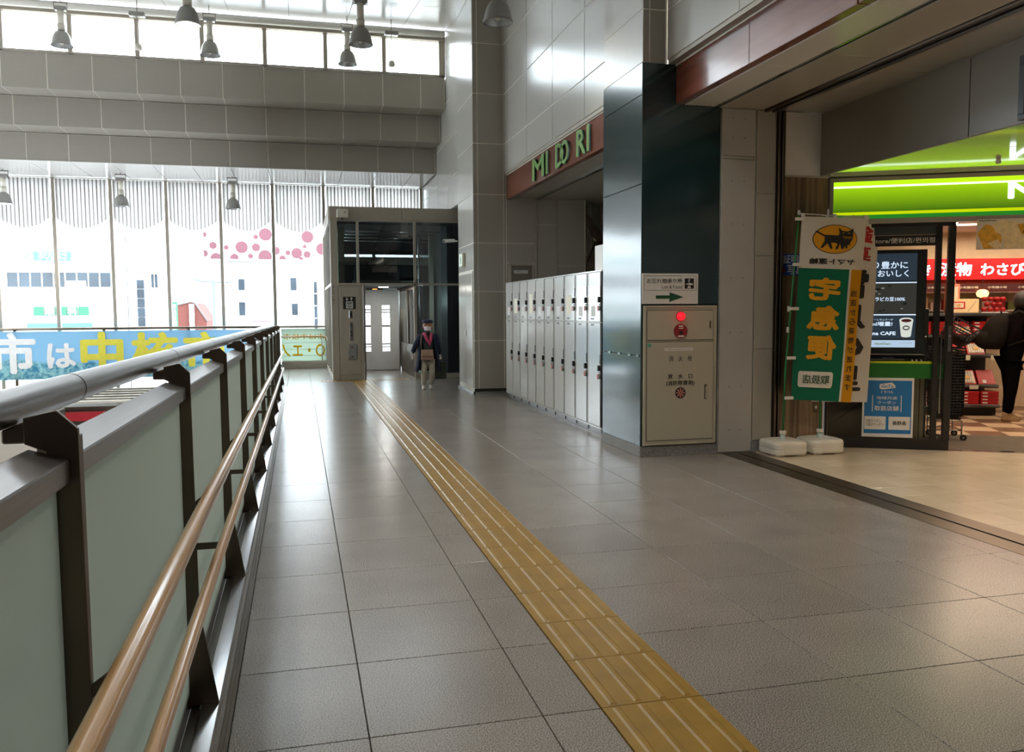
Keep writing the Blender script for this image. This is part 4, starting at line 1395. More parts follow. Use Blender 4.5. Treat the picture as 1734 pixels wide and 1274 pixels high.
# ================================================================== ENCLOSURE out of view
M_dim = mat('dim_brown_wall', (52, 47, 42), .8)
bx('wall_back', M_dim, None, -14, 12.5, -8.2, -8, -4.6, 6, kind='structure')
lw = empty('unseen_window_4', (-14, 17, 0), 'unseen window band added in the left wall of the hall', kind='structure')  # unseen window, placed and sized for the daylight it lets in
bx('wall_left', M_panel, None, -14.2, -14, -8, 24.2, -4.6, 0.4, kind='structure')
bx('wall_left', M_panel, None, -14.2, -14, -8, 24.2, 4.8, 8.3, kind='structure')
bx('wall_left', M_panel, None, -14.2, -14, -8, 17, 0.4, 4.8, kind='structure')
for k in range(5):
    bx('mullion', M_frame, lw, -14.1, -14.02, 17 + k * 1.5, 17.06 + k * 1.5, .4, 4.8)
bx('pane', M_glass, lw, -14.06, -14.05, 17, 24, .4, 4.8)
bx('wall_mall', M_dim, None, 12.5, 12.7, -8, 14.0, 0, 4, kind='structure')

# ================================================================== PENDANT LAMPS
M_bell = mat('grey_bell_enamel', (150, 148, 144), 0.3, 0.5, noise=.03)
M_bellin = mat('bell_reflector', (205, 205, 205), 0.3, 0.6)


def pendant(x, y, zb, lab, lit=False, R=0.2, drop=0.85):
    t = empty('pendant_lamp', (x, y, zb), lab, 'lamp', 'bell pendant lamps')
    prof = [(R, 0), (R * .985, .03), (R * .93, R * .45), (R * .8, R * .9), (R * .58, R * 1.28), (R * .3, R * 1.45), (R * .22, R * 1.5)]
    inn = [(R * .2, R * 1.42), (R * .55, R * 1.2), (R * .76, R * .85), (R * .9, R * .42), (R * .96, .03), (R * .985, 0)]
    b = B().lathe((x, y, zb), prof, 28, cap=False)
    b.build('bell', M_bell, t, recalc=False)
    B().lathe((x, y, zb), inn, 28, cap=False).build('reflector', M_bellin, t, recalc=False)
    B().lathe((x, y, zb), [(R * 1.03, -.006), (R * 1.03, .014), (R * .985, .014), (R * .985, -.006)], 28, cap=False).build('rim', M_bell, t)
    B().tube([(x, y, zb + R * 1.45), (x, y, zb + R * 1.45 + .12)], R * .36, 14).tube([(x, y, zb + R * 1.45 + .13), (x, y, zb + drop - .17)], R * .30, 14).build('neck', M_whitepl, t)
    B().box(x - .11, x + .11, y - .07, y + .07, zb + drop - .17, zb + drop - .09).build('ballast', M_bell, t, .012)
    B().tube([(x - .12, y, zb + drop), (x - .12, y, zb + drop - .2)], .006, 6).tube([(x + .12, y, zb + drop), (x + .12, y, zb + drop - .2)], .006, 6).box(x - .13, x + .13, y - .012, y + .012, zb + drop - .02, zb + drop).build('hanger', M_steeld, t)
    zceil = zc(y) if y < 20 else 4.98
    B().tube([(x, y, zb + drop - .02), (x, y, zceil)], .008, 6).build('rod', M_steeld, t)
    bm_ = glow('lit_bulb', (255, 250, 235), 25) if lit else M_whitepl
    B().lathe((x, y, zb + .02), [(.01, 0), (.05, .03), (.06, .09), (.03, .2)], 14).build('bulb', bm_, t)
    if lit:
        light('pendant_light', 'SPOT', (x, y, zb + .06), 300, (1, .95, .85), spot=2.2)
    return t


lamp = []
for x, y, z, lb, lit in (
    (-4.48, 19.0, 6.88, 'grey bell pendant lamp, second from the left before the clerestory windows', False),
    (-1.67, 19.0, 6.88, 'grey bell pendant lamp, third from the left, low before the clerestory windows', False),
    (1.14, 19.0, 6.88, 'grey bell pendant lamp half hidden behind a nearer lamp at the clerestory', False),
    (-1.65, 15.0, 6.22, 'lit grey bell pendant lamp at the top edge left of centre', True),
    (1.13, 15.0, 6.10, 'grey bell pendant lamp nearer the camera above the right clerestory windows', False),
    (-4.70, 15.0, 6.22, 'lit grey bell pendant lamp cut by the left edge of the picture', True),
    (2.74, 11.6, 5.50, 'large grey bell pendant lamp in front of the pillar at the top edge', False),
    (-6.80, 22.8, 4.17, 'lit grey bell pendant lamp in front of the shades at the left edge', True),
    (-4.20, 22.8, 4.17, 'grey bell pendant lamp in front of the third pleated shade', False),
    (-1.57, 22.8, 4.17, 'grey bell pendant lamp in front of the fifth pleated shade', False)):
    pendant(x, y, z, lb, lit, R=.2 if y < 20 else .18, drop=.85 if y < 20 else .78)
for y, ly in ((9.6, 'far'), (6.6, 'middle'), (3.6, 'near')):  # rows of lit lamps added out of view to brighten the floor
    for x, lx in ((-6.0, 'left'), (-1.2, 'centre'), (2.0, 'right')):
        pendant(x, y, zc(y) - 1.0, 'added unseen lit bell pendant lamp above the picture, %s one of the %s row' % (lx, ly), True)
for x, lb in ((-3.06, 'hanging speaker unit between the two left pendant lamps before the clerestory'), (2.09, 'hanging speaker unit before the rightmost clerestory pane')):
    y, z = 19.0, 7.55
    t = empty('hanging_unit', (x, y, 6.95), lb, 'speaker', 'hanging units')
    B().box(x - .15, x + .15, y - .08, y + .08, z, z + .09).build('ballast', M_bell, t, .015)
    B().tube([(x, y, z), (x, y, 7.0)], .007, 6).build('cord', M_white, t)
    B().lathe((x, y, 6.90), [(.02, .12), (.06, .10), (.075, .05), (.07, 0)], 14).build('sounder', M_whitepl, t)
    B().tube([(x, y, z + .09), (x, y, zc(y))], .008, 6).build('rod', M_steeld, t)

# ================================================================== SHOP
SU, SN = Vector((.883, -.469, 0)).normalized(), Vector((-.469, -.883, 0)).normalized()
FS_ = Fr((5.70, 8.287, 0), SU, SN)


def S(d):
    return Fr(FS_.o + SN * d, SU, SN)


def spoly(b, pts, z0, z1):
    return b.prism([(x, y, z0) for x, y in pts], (0, 0, z1 - z0))


def sp(a, d):
    v = FS_.p(a, 0, d)
    return (v.x, v.y)


# shop floor, walls, ceiling
shf = spoly(B(), [sp(0, 0), sp(7, 0), sp(7, -7), sp(0, -7)], -.3, -.006).build('floor', M_mall, None, kind='structure', label='checkered floor inside the shop')
M_brt = mat('brown_floor_tile', (120, 92, 74), .3, noise=.05)
M_bet = mat('cream_floor_tile', (196, 170, 140), .3, noise=.04)
cch = {}
for i in range(10):
    for j in range(8):
        o_ = spoly(B(), [sp(.6 + i * .42, -1.25 - j * .42), sp(1.015 + i * .42, -1.25 - j * .42), sp(1.015 + i * .42, -1.665 - j * .42), sp(.6 + i * .42, -1.665 - j * .42)], -.006, 0)
        o_.build('tile', M_brt if (i + j) % 2 else M_bet, shf)
M_mat = granite('entrance_mat_carpet', (70, 62, 56), (120, 110, 98), .95, 150, 0, .1)
em = spoly(B(), [sp(.08, -.03), sp(5, -.03), sp(5, -1.24), sp(.08, -1.24)], -.006, .006).build('entrance_mat', M_mat, None, label='speckled grey entrance mat just inside the shop doorway', cat='mat')
fbx('door_sill', M_steell, None, FS_, 0.0, 5, -.006, .006, -.03, .05, kind='structure')
M_shopw = mat('warm_cream_wall', (214, 190, 160), .6)
for nm, a0, a1, d0, d1 in (('wall_shop_back', -.0, 7, -5.2, -5.0), ('wall_shop_left', -.0, .05, -5.0, -.12)):
    spoly(B(), [sp(a0, d0), sp(a1, d0), sp(a1, d1), sp(a0, d1)], 0, 2.7).build(nm, M_shopw, None, kind='structure')
sc_ = spoly(B(), [sp(-.1, -.13), sp(7, -.13), sp(7, -5.2), sp(-.1, -5.2)], 2.66, 2.7).build('ceiling', M_shopw, None, kind='structure', label='cream ceiling inside the shop')
spoly(B(), [sp(-.1, -.13), sp(7, -.13), sp(7, -5.2), sp(-.1, -5.2)], 2.705, 2.98).build('wall_header', M_panel, None, kind='structure')
M_tube = glow('shop_light_tube', (255, 226, 190), 6)
for k, (a, d) in enumerate(((1.2, -1.2), (2.6, -1.2), (1.6, -2.4), (3.2, -2.4), (2.4, -3.8))):
    t = empty('ceiling_light', (*sp(a, d), 2.6), ('left front', 'right front', 'left middle', 'right middle', 'rearmost')[k] + ' recessed strip light in the shop ceiling', 'lamp', 'shop ceiling lights')
    spoly(B(), [sp(a, d), sp(a + .9, d), sp(a + .9, d - .08), sp(a, d - .08)], 2.645, 2.66).build('diffuser', M_tube, t)
light('shop_light', 'AREA', (*sp(2.0, -1.0), 2.6), 46, (1, .78, .56), 2.0, 1.0, (0, 0, math.atan2(SU.y, SU.x)))
light('shop_light', 'AREA', (*sp(3.2, -2.6), 2.6), 70, (1, .78, .56), 3.0, 1.6, (0, 0, math.atan2(SU.y, SU.x)))
spot = empty('spot_lamp', (*sp(1.36, -.35), 2.5), 'small bright spotlight under the shop ceiling above the doorway', 'lamp')
q = sp(1.36, -.35)
B().lathe((q[0], q[1], 2.50), [(.045, 0), (.05, .02), (.035, .10), (.015, .16)], 14).build('housing', M_whitepl, spot)
B().lathe((q[0], q[1], 2.485), [(.03, 0), (.038, .01)], 14).build('bulb', glow('spot_bulb', (255, 220, 170), 40), spot)

# backlit fascia sign
fs = empty('shop_sign', (*sp(2, .05), 2.47), 'backlit green shop fascia sign with white lettering and a yellow stripe', 'sign')
mg = bpy.data.materials.new('green_sign_gradient')
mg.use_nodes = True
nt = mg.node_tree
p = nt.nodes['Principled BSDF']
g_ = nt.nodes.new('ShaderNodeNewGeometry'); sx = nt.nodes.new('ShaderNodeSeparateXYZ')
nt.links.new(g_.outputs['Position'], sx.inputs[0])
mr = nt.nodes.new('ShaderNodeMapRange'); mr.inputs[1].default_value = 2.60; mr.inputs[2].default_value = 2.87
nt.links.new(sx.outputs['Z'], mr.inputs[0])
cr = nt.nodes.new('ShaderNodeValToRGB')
cr.color_ramp.elements[0].color = (*lin((62, 104, 14)), 1); cr.color_ramp.elements[1].color = (*lin((150, 200, 14)), 1)  # face colour runs from dark green at the bottom to lime at the top
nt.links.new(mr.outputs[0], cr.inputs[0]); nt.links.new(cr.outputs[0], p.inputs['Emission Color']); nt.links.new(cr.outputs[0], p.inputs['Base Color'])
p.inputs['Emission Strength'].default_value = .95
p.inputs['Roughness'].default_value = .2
fbx('box', M_panel, fs, FS_, 0.0, 5.0, 2.47, 2.975, -.12, 0.02, .004)
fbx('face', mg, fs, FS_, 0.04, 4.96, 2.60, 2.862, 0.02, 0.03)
fbx('light_band', glow('lime_band', (176, 236, 20), 1.25), fs, FS_, 0.04, 4.96, 2.882, 2.93, 0.02, 0.03)
fbx('white_line', glow('white_line', (225, 255, 215), 1.6), fs, FS_, 0.04, 4.96, 2.862, 2.882, 0.02, 0.032)
fbx('yellow_stripe', glow('yellow_stripe', (190, 214, 0), 1.0), fs, FS_, 0.04, 4.96, 2.568, 2.60, 0.02, 0.03)
fbx('dark_stripe', glow('deep_green_stripe', (38, 140, 40), .7), fs, FS_, 0.04, 4.96, 2.525, 2.568, 0.02, 0.03)
fbx('frame', M_panel, fs, FS_, 0.0, 0.04, 2.47, 2.975, 0.02, 0.04, .003)
fbx('frame', M_panel, fs, FS_, 0.04, 5.0, 2.93, 2.975, 0.02, 0.04, .003)
fbx('frame', M_panel, fs, FS_, 0.04, 5.0, 2.47, 2.525, 0.02, 0.04, .003)
M_wglow = glow('white_lit_letter', (235, 245, 255), 2.2)
text('NewDays', FS_, 1.765, 3.30, 2.635, 2.875, .03, M_wglow, fs, bold=.03, ext=.004)

# glazed front: header, panes, frames
gf = empty('glazed_shopfront', (*sp(.6, 0), 0), 'black framed glass shop front with a green band beside the doorway', 'shop front')
fbx('bottom_rail', M_blackframe, gf, FS_, 0.0, 1.285, 0.0, 0.115, -.05, .02, .003)
fbx('top_rail', M_blackframe, gf, FS_, 0.0, 1.285, 2.43, 2.47, -.05, .02, .003)
fbx('stile', M_blackframe, gf, FS_, 1.10, 1.155, 0.115, 2.43, -.05, .02, .003)
fbx('stile', M_blackframe, gf, FS_, 1.215, 1.285, 0.115, 2.43, -.03, .04, .003)
fbx('stile', M_blackframe, gf, FS_, 0.0, 0.03, 0.115, 2.43, -.05, .02, .003)
fbx('head_panel', mat('slate_panel', (52, 58, 60), .4), gf, FS_, .03, 1.10, 2.345, 2.43, -.03, .0)
fbx('door_handle', M_steell, gf, FS_, 1.175, 1.190, .40, 1.30, -.02, .0, .003)
fbx('push_plate', mat('dark_grey_plate', (70, 70, 72), .4), gf, FS_, 1.232, 1.268, 1.08, 1.36, .04, .05, .004)
fbx('sensor', M_grey, gf, FS_, 1.238, 1.262, 1.24, 1.26, .05, .052)
fbx('pane', M_glass, gf, FS_, .03, 1.10, .115, 2.345, -.02, -.012)
fbx('pane', M_glass, gf, FS_, 1.155, 1.215, .115, 2.43, -.02, -.012)
gb = fbx('green_band', mat('green_vinyl', (22, 100, 30), .4), gf, FS_, .03, 1.10, .78, .945, -.012, -.010)
fbx('yellow_line', mat('lime_vinyl', (176, 190, 20), .4), gf, FS_, .03, 1.10, .945, .970, -.012, -.010)
fbx('green_band', MATS['green_vinyl'], gf, FS_, 1.155, 1.215, .78, .945, -.012, -.010)
st_ = fbx('name_strip', M_black, gf, FS_, .03, 1.10, 2.225, 2.340, -.010, -.004)
text('Convenience Store/便利店/편의점', FS_, .04, 1.085, 2.255, 2.315, -.004, M_white, gf, bold=.008)
# digital screen just behind the glass
dg_ = empty('digital_screen', (*sp(.7, -.1), 1.1), 'black advertising screen with a coffee cup picture behind the shop glass', 'screen')
fbx('housing', M_blackpl, dg_, S(-.06), .20, 1.03, 1.05, 2.19, -.12, 0, .004)
Sd = S(-.055)
M_slate = glow('slate_screen', (52, 66, 82), .6)
fbx('screen_panel', M_slate, dg_, S(-.06), .22, .93, 1.85, 2.15, 0, .003)
fbx('screen_panel', glow('grey_bean_screen', (62, 60, 56), .7), dg_, S(-.06), .22, .93, 1.49, 1.825, 0, .003)
fbx('screen_panel', MATS['slate_screen'], dg_, S(-.06), .22, .93, 1.215, 1.47, 0, .003)
fbx('screen_panel', glow('pale_screen', (186, 204, 232), .95), dg_, S(-.06), .22, .93, 1.12, 1.20, 0, .003)
M_sw = glow('white_screen_line', (220, 232, 255), 1.1)
fbx('screen_line', M_sw, dg_, S(-.06), .22, .93, 1.826, 1.838, 0, .005)
fbx('screen_line', M_sw, dg_, S(-.06), .22, .93, 1.473, 1.486, 0, .005)
text('より豊かに', Sd, .38, .835, 1.985, 2.065, 0, M_sw, dg_, bold=.015)
text('よりおいしく', Sd, .36, .845, 1.895, 1.970, 0, M_sw, dg_, bold=.015)
text('アラビカ豆100%', Sd, .46, .815, 1.63, 1.675, 0, M_sw, dg_, bold=.02)
for k in range(26):
    a, z = .24 + random.random() * .66, 1.51 + random.random() * .3
    if abs(z - 1.65) < .035:
        continue
    B().fdisc(Sd, a, z, .012 + random.random() * .012, 0, .002, 8, rb=.008).build('bean_picture', glow('bean_light', (150, 146, 138), .7) if k % 2 else M_dark, dg_)
text('コーヒーレギュラーが', Sd, .42, .70, 1.415, 1.437, 0, M_sw, dg_)
text('80ml増量!', Sd, .40, .695, 1.355, 1.405, 0, M_sw, dg_, bold=.02)
text('EKI na CAFE', Sd, .38, .73, 1.255, 1.295, 0, M_sw, dg_, bold=.035)
Fc = S(-.054)
M_cup = glow('cup_white', (225, 225, 220), .9)
B().fpoly(Fc, [(.765, 1.42), (.905, 1.42), (.885, 1.245), (.785, 1.245)], 0, .002).fdisc(Fc, .835, 1.42, .072, 0, .0022, 22, rb=.028).fdisc(Fc, .835, 1.247, .05, 0, .0022, 20, rb=.016).build('cup_picture', M_cup, dg_)
B().fdisc(Fc, .835, 1.415, .052, .0022, .003, 20, rb=.018).build('coffee_picture', glow('coffee_brown', (74, 26, 24), .8), dg_)
B().fdisc(Fc, .835, 1.335, .036, .0022, .003, 20, rb=.025).build('cup_badge', M_black, dg_)
B().fdisc(Fc, .835, 1.335, .026, .003, .0035, 20, rb=.013).build('cup_badge', M_cup, dg_)
text('NewDays', Sd, .52, .68, 1.142, 1.172, 0, glow('olive_print', (120, 140, 60), .6), dg_, bold=.02)
text('ニューデイズ 駅の店', Sd, .77, .90, 1.165, 1.175, 0, M_grey, dg_)
fbx('screen_wire', M_grey, dg_, S(-.06), .60, .72, 1.0, 1.006, 0, .004)
# greige cabinet and dark counter behind the lower glass
ct = empty('window_counter', (*sp(.6, -.4), 0), 'dark display counter with a greige side panel behind the lower shop glass', 'counter')
fbx('front', mat('brown_counter', (74, 62, 50), .4), ct, S(-.2), .06, .86, .01, .98, -.3, 0, .004)
fbx('side_panel', mat('greige_panel', (140, 128, 106), .6, noise=.12, scale=2), ct, S(-.16), .86, 1.06, .01, .78, -.3, 0, .004)
fbx('panel_seam', M_dark, ct, S(-.16), 1.01, 1.018, .1, .78, 0, .002)
fbx('equipment', M_blackpl, ct, S(-.25), .06, 1.08, .98, 1.03, -.3, 0, .004)
B().tube([S(-.19).p(.10, .60), S(-.19).p(.16, .42), S(-.19).p(.24, .40), S(-.19).p(.34, .62)], .004, 6).build('cable', M_black, ct)
B().tube([S(-.19).p(.12, .25), S(-.19).p(.42, .50)], .003, 6).build('cable', M_black, ct)
# blue coupon poster outside the glass
po = empty('coupon_poster', (*sp(.68, .02), .13), 'blue and white travel coupon poster taped low on the shop glass', 'poster')
Fp = S(.0)
M_pb = mat('poster_blue', (28, 112, 172), .45)
fbx('sheet', M_white, po, Fp, .40, .925, .125, .785, -.008, -.004)
fbx('blue_print', M_pb, po, Fp, .42, .905, .165, .755, -.004, -.003)
B().fpoly(Fp, [(.575, .715), (.70, .735), (.735, .70), (.735, .675), (.60, .655), (.572, .668)], -.003, -.002).build('badge', M_white, po)
text('GoTo', Fp, .59, .715, .675, .712, -.002, M_pb, po, bold=.02)
text('トラベル', Fp, .59, .715, .612, .645, -.003, M_white, po, bold=.012)
fbx('bar', M_white, po, Fp, .500, .508, .41, .59, -.003, -.002)
fbx('bar', M_white, po, Fp, .795, .803, .41, .59, -.003, -.002)
text('地域共通', Fp, .545, .755, .545, .58, -.003, M_white, po, bold=.006)
text('クーポン', Fp, .555, .745, .492, .53, -.003, M_white, po, bold=.01)
text('取扱店舗', Fp, .525, .775, .42, .475, -.003, M_white, po, bold=.012)
for a0, a1 in ((.425, .645), (.675, .895)):
    fbx('white_field', M_white, po, Fp, a0, a1, .21, .355, -.003, -.002)
text('□紙クーポン\n□電子クーポン', Fp, .44, .625, .245, .325, -.002, M_black, po)
text('長野県', Fp, .715, .855, .26, .305, -.002, M_black, po, bold=.01)

# hanging food poster in the doorway
hp = empty('hanging_poster', (*sp(1.9, 0), 2.16), 'white hanging poster with golden bread pieces above the shop doorway', 'poster')
fbx('sheet', mat('poster_paper', (225, 215, 200), .4), hp, S(.05), 1.475, 2.7, 2.165, 2.485, 0, .004)
Fq = S(.054)
M_br1 = mat('golden_bread_print', (226, 170, 60), .5, noise=.2, scale=20)
M_br2 = mat('cream_bread_print', (238, 216, 170), .5, noise=.15, scale=20)
for pts, mm, d in (([(1.48, 2.34), (1.56, 2.43), (1.68, 2.40), (1.72, 2.28), (1.70, 2.18), (1.55, 2.17)], M_br1, 0), ([(1.62, 2.42), (1.72, 2.475), (1.88, 2.44), (1.9, 2.34), (1.78, 2.30), (1.66, 2.34)], M_br2, .001),
                   ([(1.72, 2.30), (1.84, 2.35), (2.0, 2.30), (2.02, 2.175), (1.74, 2.175)], M_br2, .0015), ([(1.86, 2.42), (2.0, 2.45), (2.1, 2.36), (2.02, 2.28), (1.9, 2.32)], M_br1, .002), ([(1.58, 2.23), (1.68, 2.27), (1.72, 2.20), (1.66, 2.17)], M_br2, .003)):
    B().fpoly(Fq, pts, d, d + .001).build('bread_picture', mm, hp)
text('NewDays', Fq, 1.50, 1.66, 2.455, 2.478, 0, M_green_print, hp, bold=.02)
text('パン', Fq, 1.91, 2.2, 2.33, 2.43, .004, M_black, hp, bold=.03)

# red backlit sign inside and brown valance
D2 = Vector((.94, -.342, 0)).normalized()
N2 = Vector((-.342, -.94, 0)).normalized()


def SH(d):
    return Fr(Vector((9.19, 10.10, 0)) + N2 * d, D2, N2)


rs = empty('red_sign', (9.6, 10.4, 1.96), 'long red backlit sign with white characters over the souvenir shelves', 'sign')
Fr1 = SH(-.5)
fbx('box', glow('red_sign_face', (215, 28, 30), .95), rs, Fr1, -1.6, 2.6, 1.97, 2.275, -.15, 0)
text('きのさき', Fr1, -1.55, -.5, 2.03, 2.22, 0, M_wglow, rs, bold=.03)
text('き', Fr1, -.46, -.30, 2.03, 2.20, 0, M_wglow, rs, bold=.03)
text('漬物', Fr1, -.16, .28, 2.02, 2.22, 0, M_wglow, rs, bold=.03)
text('わさび漬', Fr1, .40, 1.22, 2.02, 2.21, 0, M_wglow, rs, bold=.03)
fbx('header_panel', M_shopw, rs, Fr1, -1.6, 2.6, 2.275, 2.66, -.15, -.02)
va = empty('shop_valance', (9.6, 10.3, 1.81), 'dark maroon valance strip with cream lettering under the red sign', 'valance')
fbx('cloth', mat('maroon_cloth', (74, 20, 26), .7), va, SH(-.49), -1.6, 2.6, 1.80, 1.905, 0, .012)
for a in (-.35, .10, .50, .92):
    text('小布施の味', SH(-.478), a, a + .27, 1.835, 1.87, 0, MATS['cream_sticker'], va, bold=.02)

# shelving unit with goods
su = empty('shelf_unit', (9.4, 10.3, 0), 'dark tiered souvenir shelf unit with steel edged boards', 'shelf')
M_shelf = mat('black_shelf', (36, 30, 28), .4)
LV = [0.17, 0.45, 0.88, 1.17, 1.48]
DP = [0.0, -.06, -.12, -.18, -.1]
fbx('plinth', M_shelf, su, SH(-.12), -1.2, .52, 0, .17, -.4, 0)
fbx('back_panel', M_shelf, su, SH(-.5), -1.2, .52, .17, 1.48, -.03, 0)
for z, d in zip(LV, DP):
    fbx('shelf_board', M_shelf, su, SH(d), -1.2, .52 if z < 1.4 else .9, z - .05, z, -.42 if z < 1.4 else -.6, 0, .003)
    fbx('edge_strip', M_steel, su, SH(d), -1.2, .52 if z < 1.4 else .9, z - .04, z - .006, 0, .006, .001)
for a in (.02, .42):
    fbx('price_tag', MATS['cream_sticker'], su, SH(-.12), a, a + .12, .80, .87, .008, .012)
    fbx('price_tag', MATS['cream_sticker'], su, SH(-.06), a + .1, a + .22, .385, .44, .008, .012)
for a in (-1.1, -.3, .42):
    B().lathe(SH(-.2).p(a, 0), [(.02, 0), (.02, .04)], 8).build('foot', M_steel, su)
M_giftred = mat('red_gift_box', (186, 28, 30), .35, rnd=.1)
M_gift2 = mat('pale_sweet_wrap', (220, 196, 176), .4, noise=.3, scale=60)


def gift(a, z, d, w=.22, h=.035, dp=.26, name='gift_box', lab='', tilt=0, grp='red gift boxes on the souvenir shelves', mark=True):
    f = SH(d)
    o = fbx(name, M_giftred, None, f, a, a + w, z, z + h, -dp, 0, .002)
    tag(o, lab, 'box', grp)
    if mark:
        fbx('seal', M_white, o, f, a + .02, a + .09, z + h * .3, z + h * .7, .0, .002)
    return o


col_lab = ['beside the black baskets', 'in the second column', 'in the third column', 'behind the door frame']
for lv, (z0, d, n, cols, w) in enumerate(((.17, -.02, 4, (-1.1, -.82, -.54, -.26, .0, .27), .24), (1.17, -.2, 4, (-.9, -.62, -.36, -.1, .2), .24))):
    for ci, a in enumerate(cols):
        nn = n if not (lv == 1 and a > -.2 and a < .1) else 4
        for k in range(nn):
            place = ('lowest ', 'second ', 'third ', 'top ')[k]
            gift(a, z0 + k * .047, d, w, .044, .28, lab=place + 'red gift box of the stack on the ' + ('bottom' if lv == 0 else 'fourth') + ' shelf, column %s from the right' % ('first', 'second', 'third', 'fourth', 'fifth', 'sixth')[len(cols) - 1 - ci])
# slanted open display boxes
def tray(a, z, d, w, h, lab, sweets=True):
    f = Fr(SH(d).p(0, 0), D2, (N2 * .82 + Vector((0, 0, .57))), (Vector((0, 0, .82)) - N2 * .57))
    fz = Fr(SH(d).p(0, z), D2, f.n, f.v)
    t = empty('display_box', SH(d).p(a + w / 2, z), lab, 'box')
    fbx('lid' if not sweets else 'tray', M_giftred, t, fz, a, a + w, 0, h, -.04, 0, .003)
    if sweets:
        fbx('lining', M_gift2, t, fz, a + .015, a + w - .015, .015, h - .02, 0, .004)
        n = int(w / .03)
        for k in range(n - 1):
            fbx('sweet', mat('silver_wrap', (200, 192, 180), .25, noise=.2, scale=40), t, fz, a + .02 + k * .03, a + .043 + k * .03, .02, h - .03, .004, .016, .003)
        B().fdisc(fz, a + w * .5, h * .45, .04, .016, .022, 12, rb=.025).build('cake_picture', mat('cake_gold', (206, 160, 84), .5), t)
    else:
        fbx('label', M_white, t, fz, a + .06, a + .11, .02, .07, 0, .002)
    return t


tray(.0, .455, -.08, .23, .24, 'open slanted box of wrapped sweets on the second shelf')
tray(.26, .455, -.08, .23, .24, 'closed slanted red box on the second shelf right of the open sweets', False)
tray(-.26, .455, -.08, .23, .24, 'slanted red box on the second shelf left of the open sweets', False)
tray(.12, .885, -.15, .24, .20, 'open slanted box of wrapped sweets on the third shelf beside the backpack')
tray(-.14, .885, -.15, .24, .20, 'closed slanted red box on the third shelf behind the baskets', False)
tray(-.06, 1.175, -.14, .22, .15, 'open slanted box of wrapped sweets on the fourth shelf')
# table top goods
pk = empty('sweets_package', SH(-.2).p(.02, 1.48), 'beige flat package with a red framed picture window on the top shelf', 'package')
f = SH(-.2)
fbx('carton', mat('beige_carton', (226, 196, 150), .5), pk, f, -.13, .27, 1.48, 1.68, -.12, 0, .004)
fbx('red_window', M_giftred, pk, f, -.10, .08, 1.54, 1.64, 0, .003)
fbx('picture', M_gift2, pk, f, -.08, .06, 1.555, 1.625, .003, .005)
B().fdisc(f, -.01, 1.59, .03, .005, .007, 12, rb=.018).build('cake_picture', MATS['cake_gold'], pk)
B().tube([f.p(.12, 1.5, .002), f.p(.24, 1.66, .002)], .003, 5).build('fold_line', M_grey, pk)
tg = empty('gift_bag', SH(-.35).p(-.05, 1.68), 'tall pink patterned gift bag standing behind the beige package', 'bag')
fbx('bag', mat('pink_pattern_paper', (206, 130, 110), .5, noise=.35, scale=25), tg, SH(-.34), -.12, .06, 1.48, 1.90, -.1, 0, .004)
fbx('picture', M_gift2, tg, SH(-.34), -.08, .03, 1.60, 1.86, 0, .003)
B().tube([SH(-.34).p(-.08, 1.90, -.05), SH(-.34).p(-.06, 1.96, -.05), SH(-.34).p(0, 1.96, -.05), SH(-.34).p(.02, 1.90, -.05)], .005, 6).build('handle', M_gift2, tg)
ab = empty('acrylic_box', SH(-.25).p(.50, 1.48), 'clear acrylic box of red apples on the top shelf', 'box')
f = SH(-.18)
for (a0, a1, b0, b1, d0, d1) in ((.31, .66, 1.49, 1.80, 0, .004), (.31, .314, 1.49, 1.80, -.2, 0), (.656, .66, 1.49, 1.80, -.2, 0), (.31, .66, 1.49, 1.80, -.204, -.2)):
    fbx('side', glass('acrylic', (.97, .97, .97), .25), ab, f, a0, a1, b0, b1, d0, d1)
fbx('base', M_white, ab, f, .31, .66, 1.48, 1.49, -.2, 0)
M_apple = mat('red_apple_skin', (170, 24, 26), .25, noise=.35, scale=14)
ai = 0
rows = ('bottom front row', 'middle row', 'top row')
for r in range(3):
    for c in range(4 if r != 1 else 3):
        a = .355 + c * .085 + (.04 if r == 1 else 0)
        z = 1.49 + r * .075
        pos = f.p(a, z, -.05 - .0 * r)
        t = empty('apple', pos, 'red apple in the acrylic box, %s in the %s from the left' % (('first', 'second', 'third', 'fourth')[c], rows[r]), 'apple', 'apples in the acrylic box')
        B().lathe(pos, [(.012, .004), (.030, .006), (.040, .03), (.040, .048), (.030, .066), (.012, .070), (.004, .062)], 14).build('fruit', M_apple, t)
        B().tube([pos + Vector((0, 0, .060)), pos + Vector((.004, 0, .082))], .0025, 5).build('stem', M_brown, t)
lp = empty('paper_lantern', SH(-.45).p(.36, 1.66), 'glowing round paper lantern behind the apples', 'lamp')
B().lathe(SH(-.45).p(.42, 1.70), [(.03, 0), (.07, .02), (.085, .06), (.07, .10), (.03, .12)], 16).build('shade', glow('lantern_glow', (255, 200, 120), 4), lp)
B().tube([SH(-.45).p(.42, 1.82), SH(-.45).p(.42, 1.97)], .004, 6).build('cord', M_black, lp)
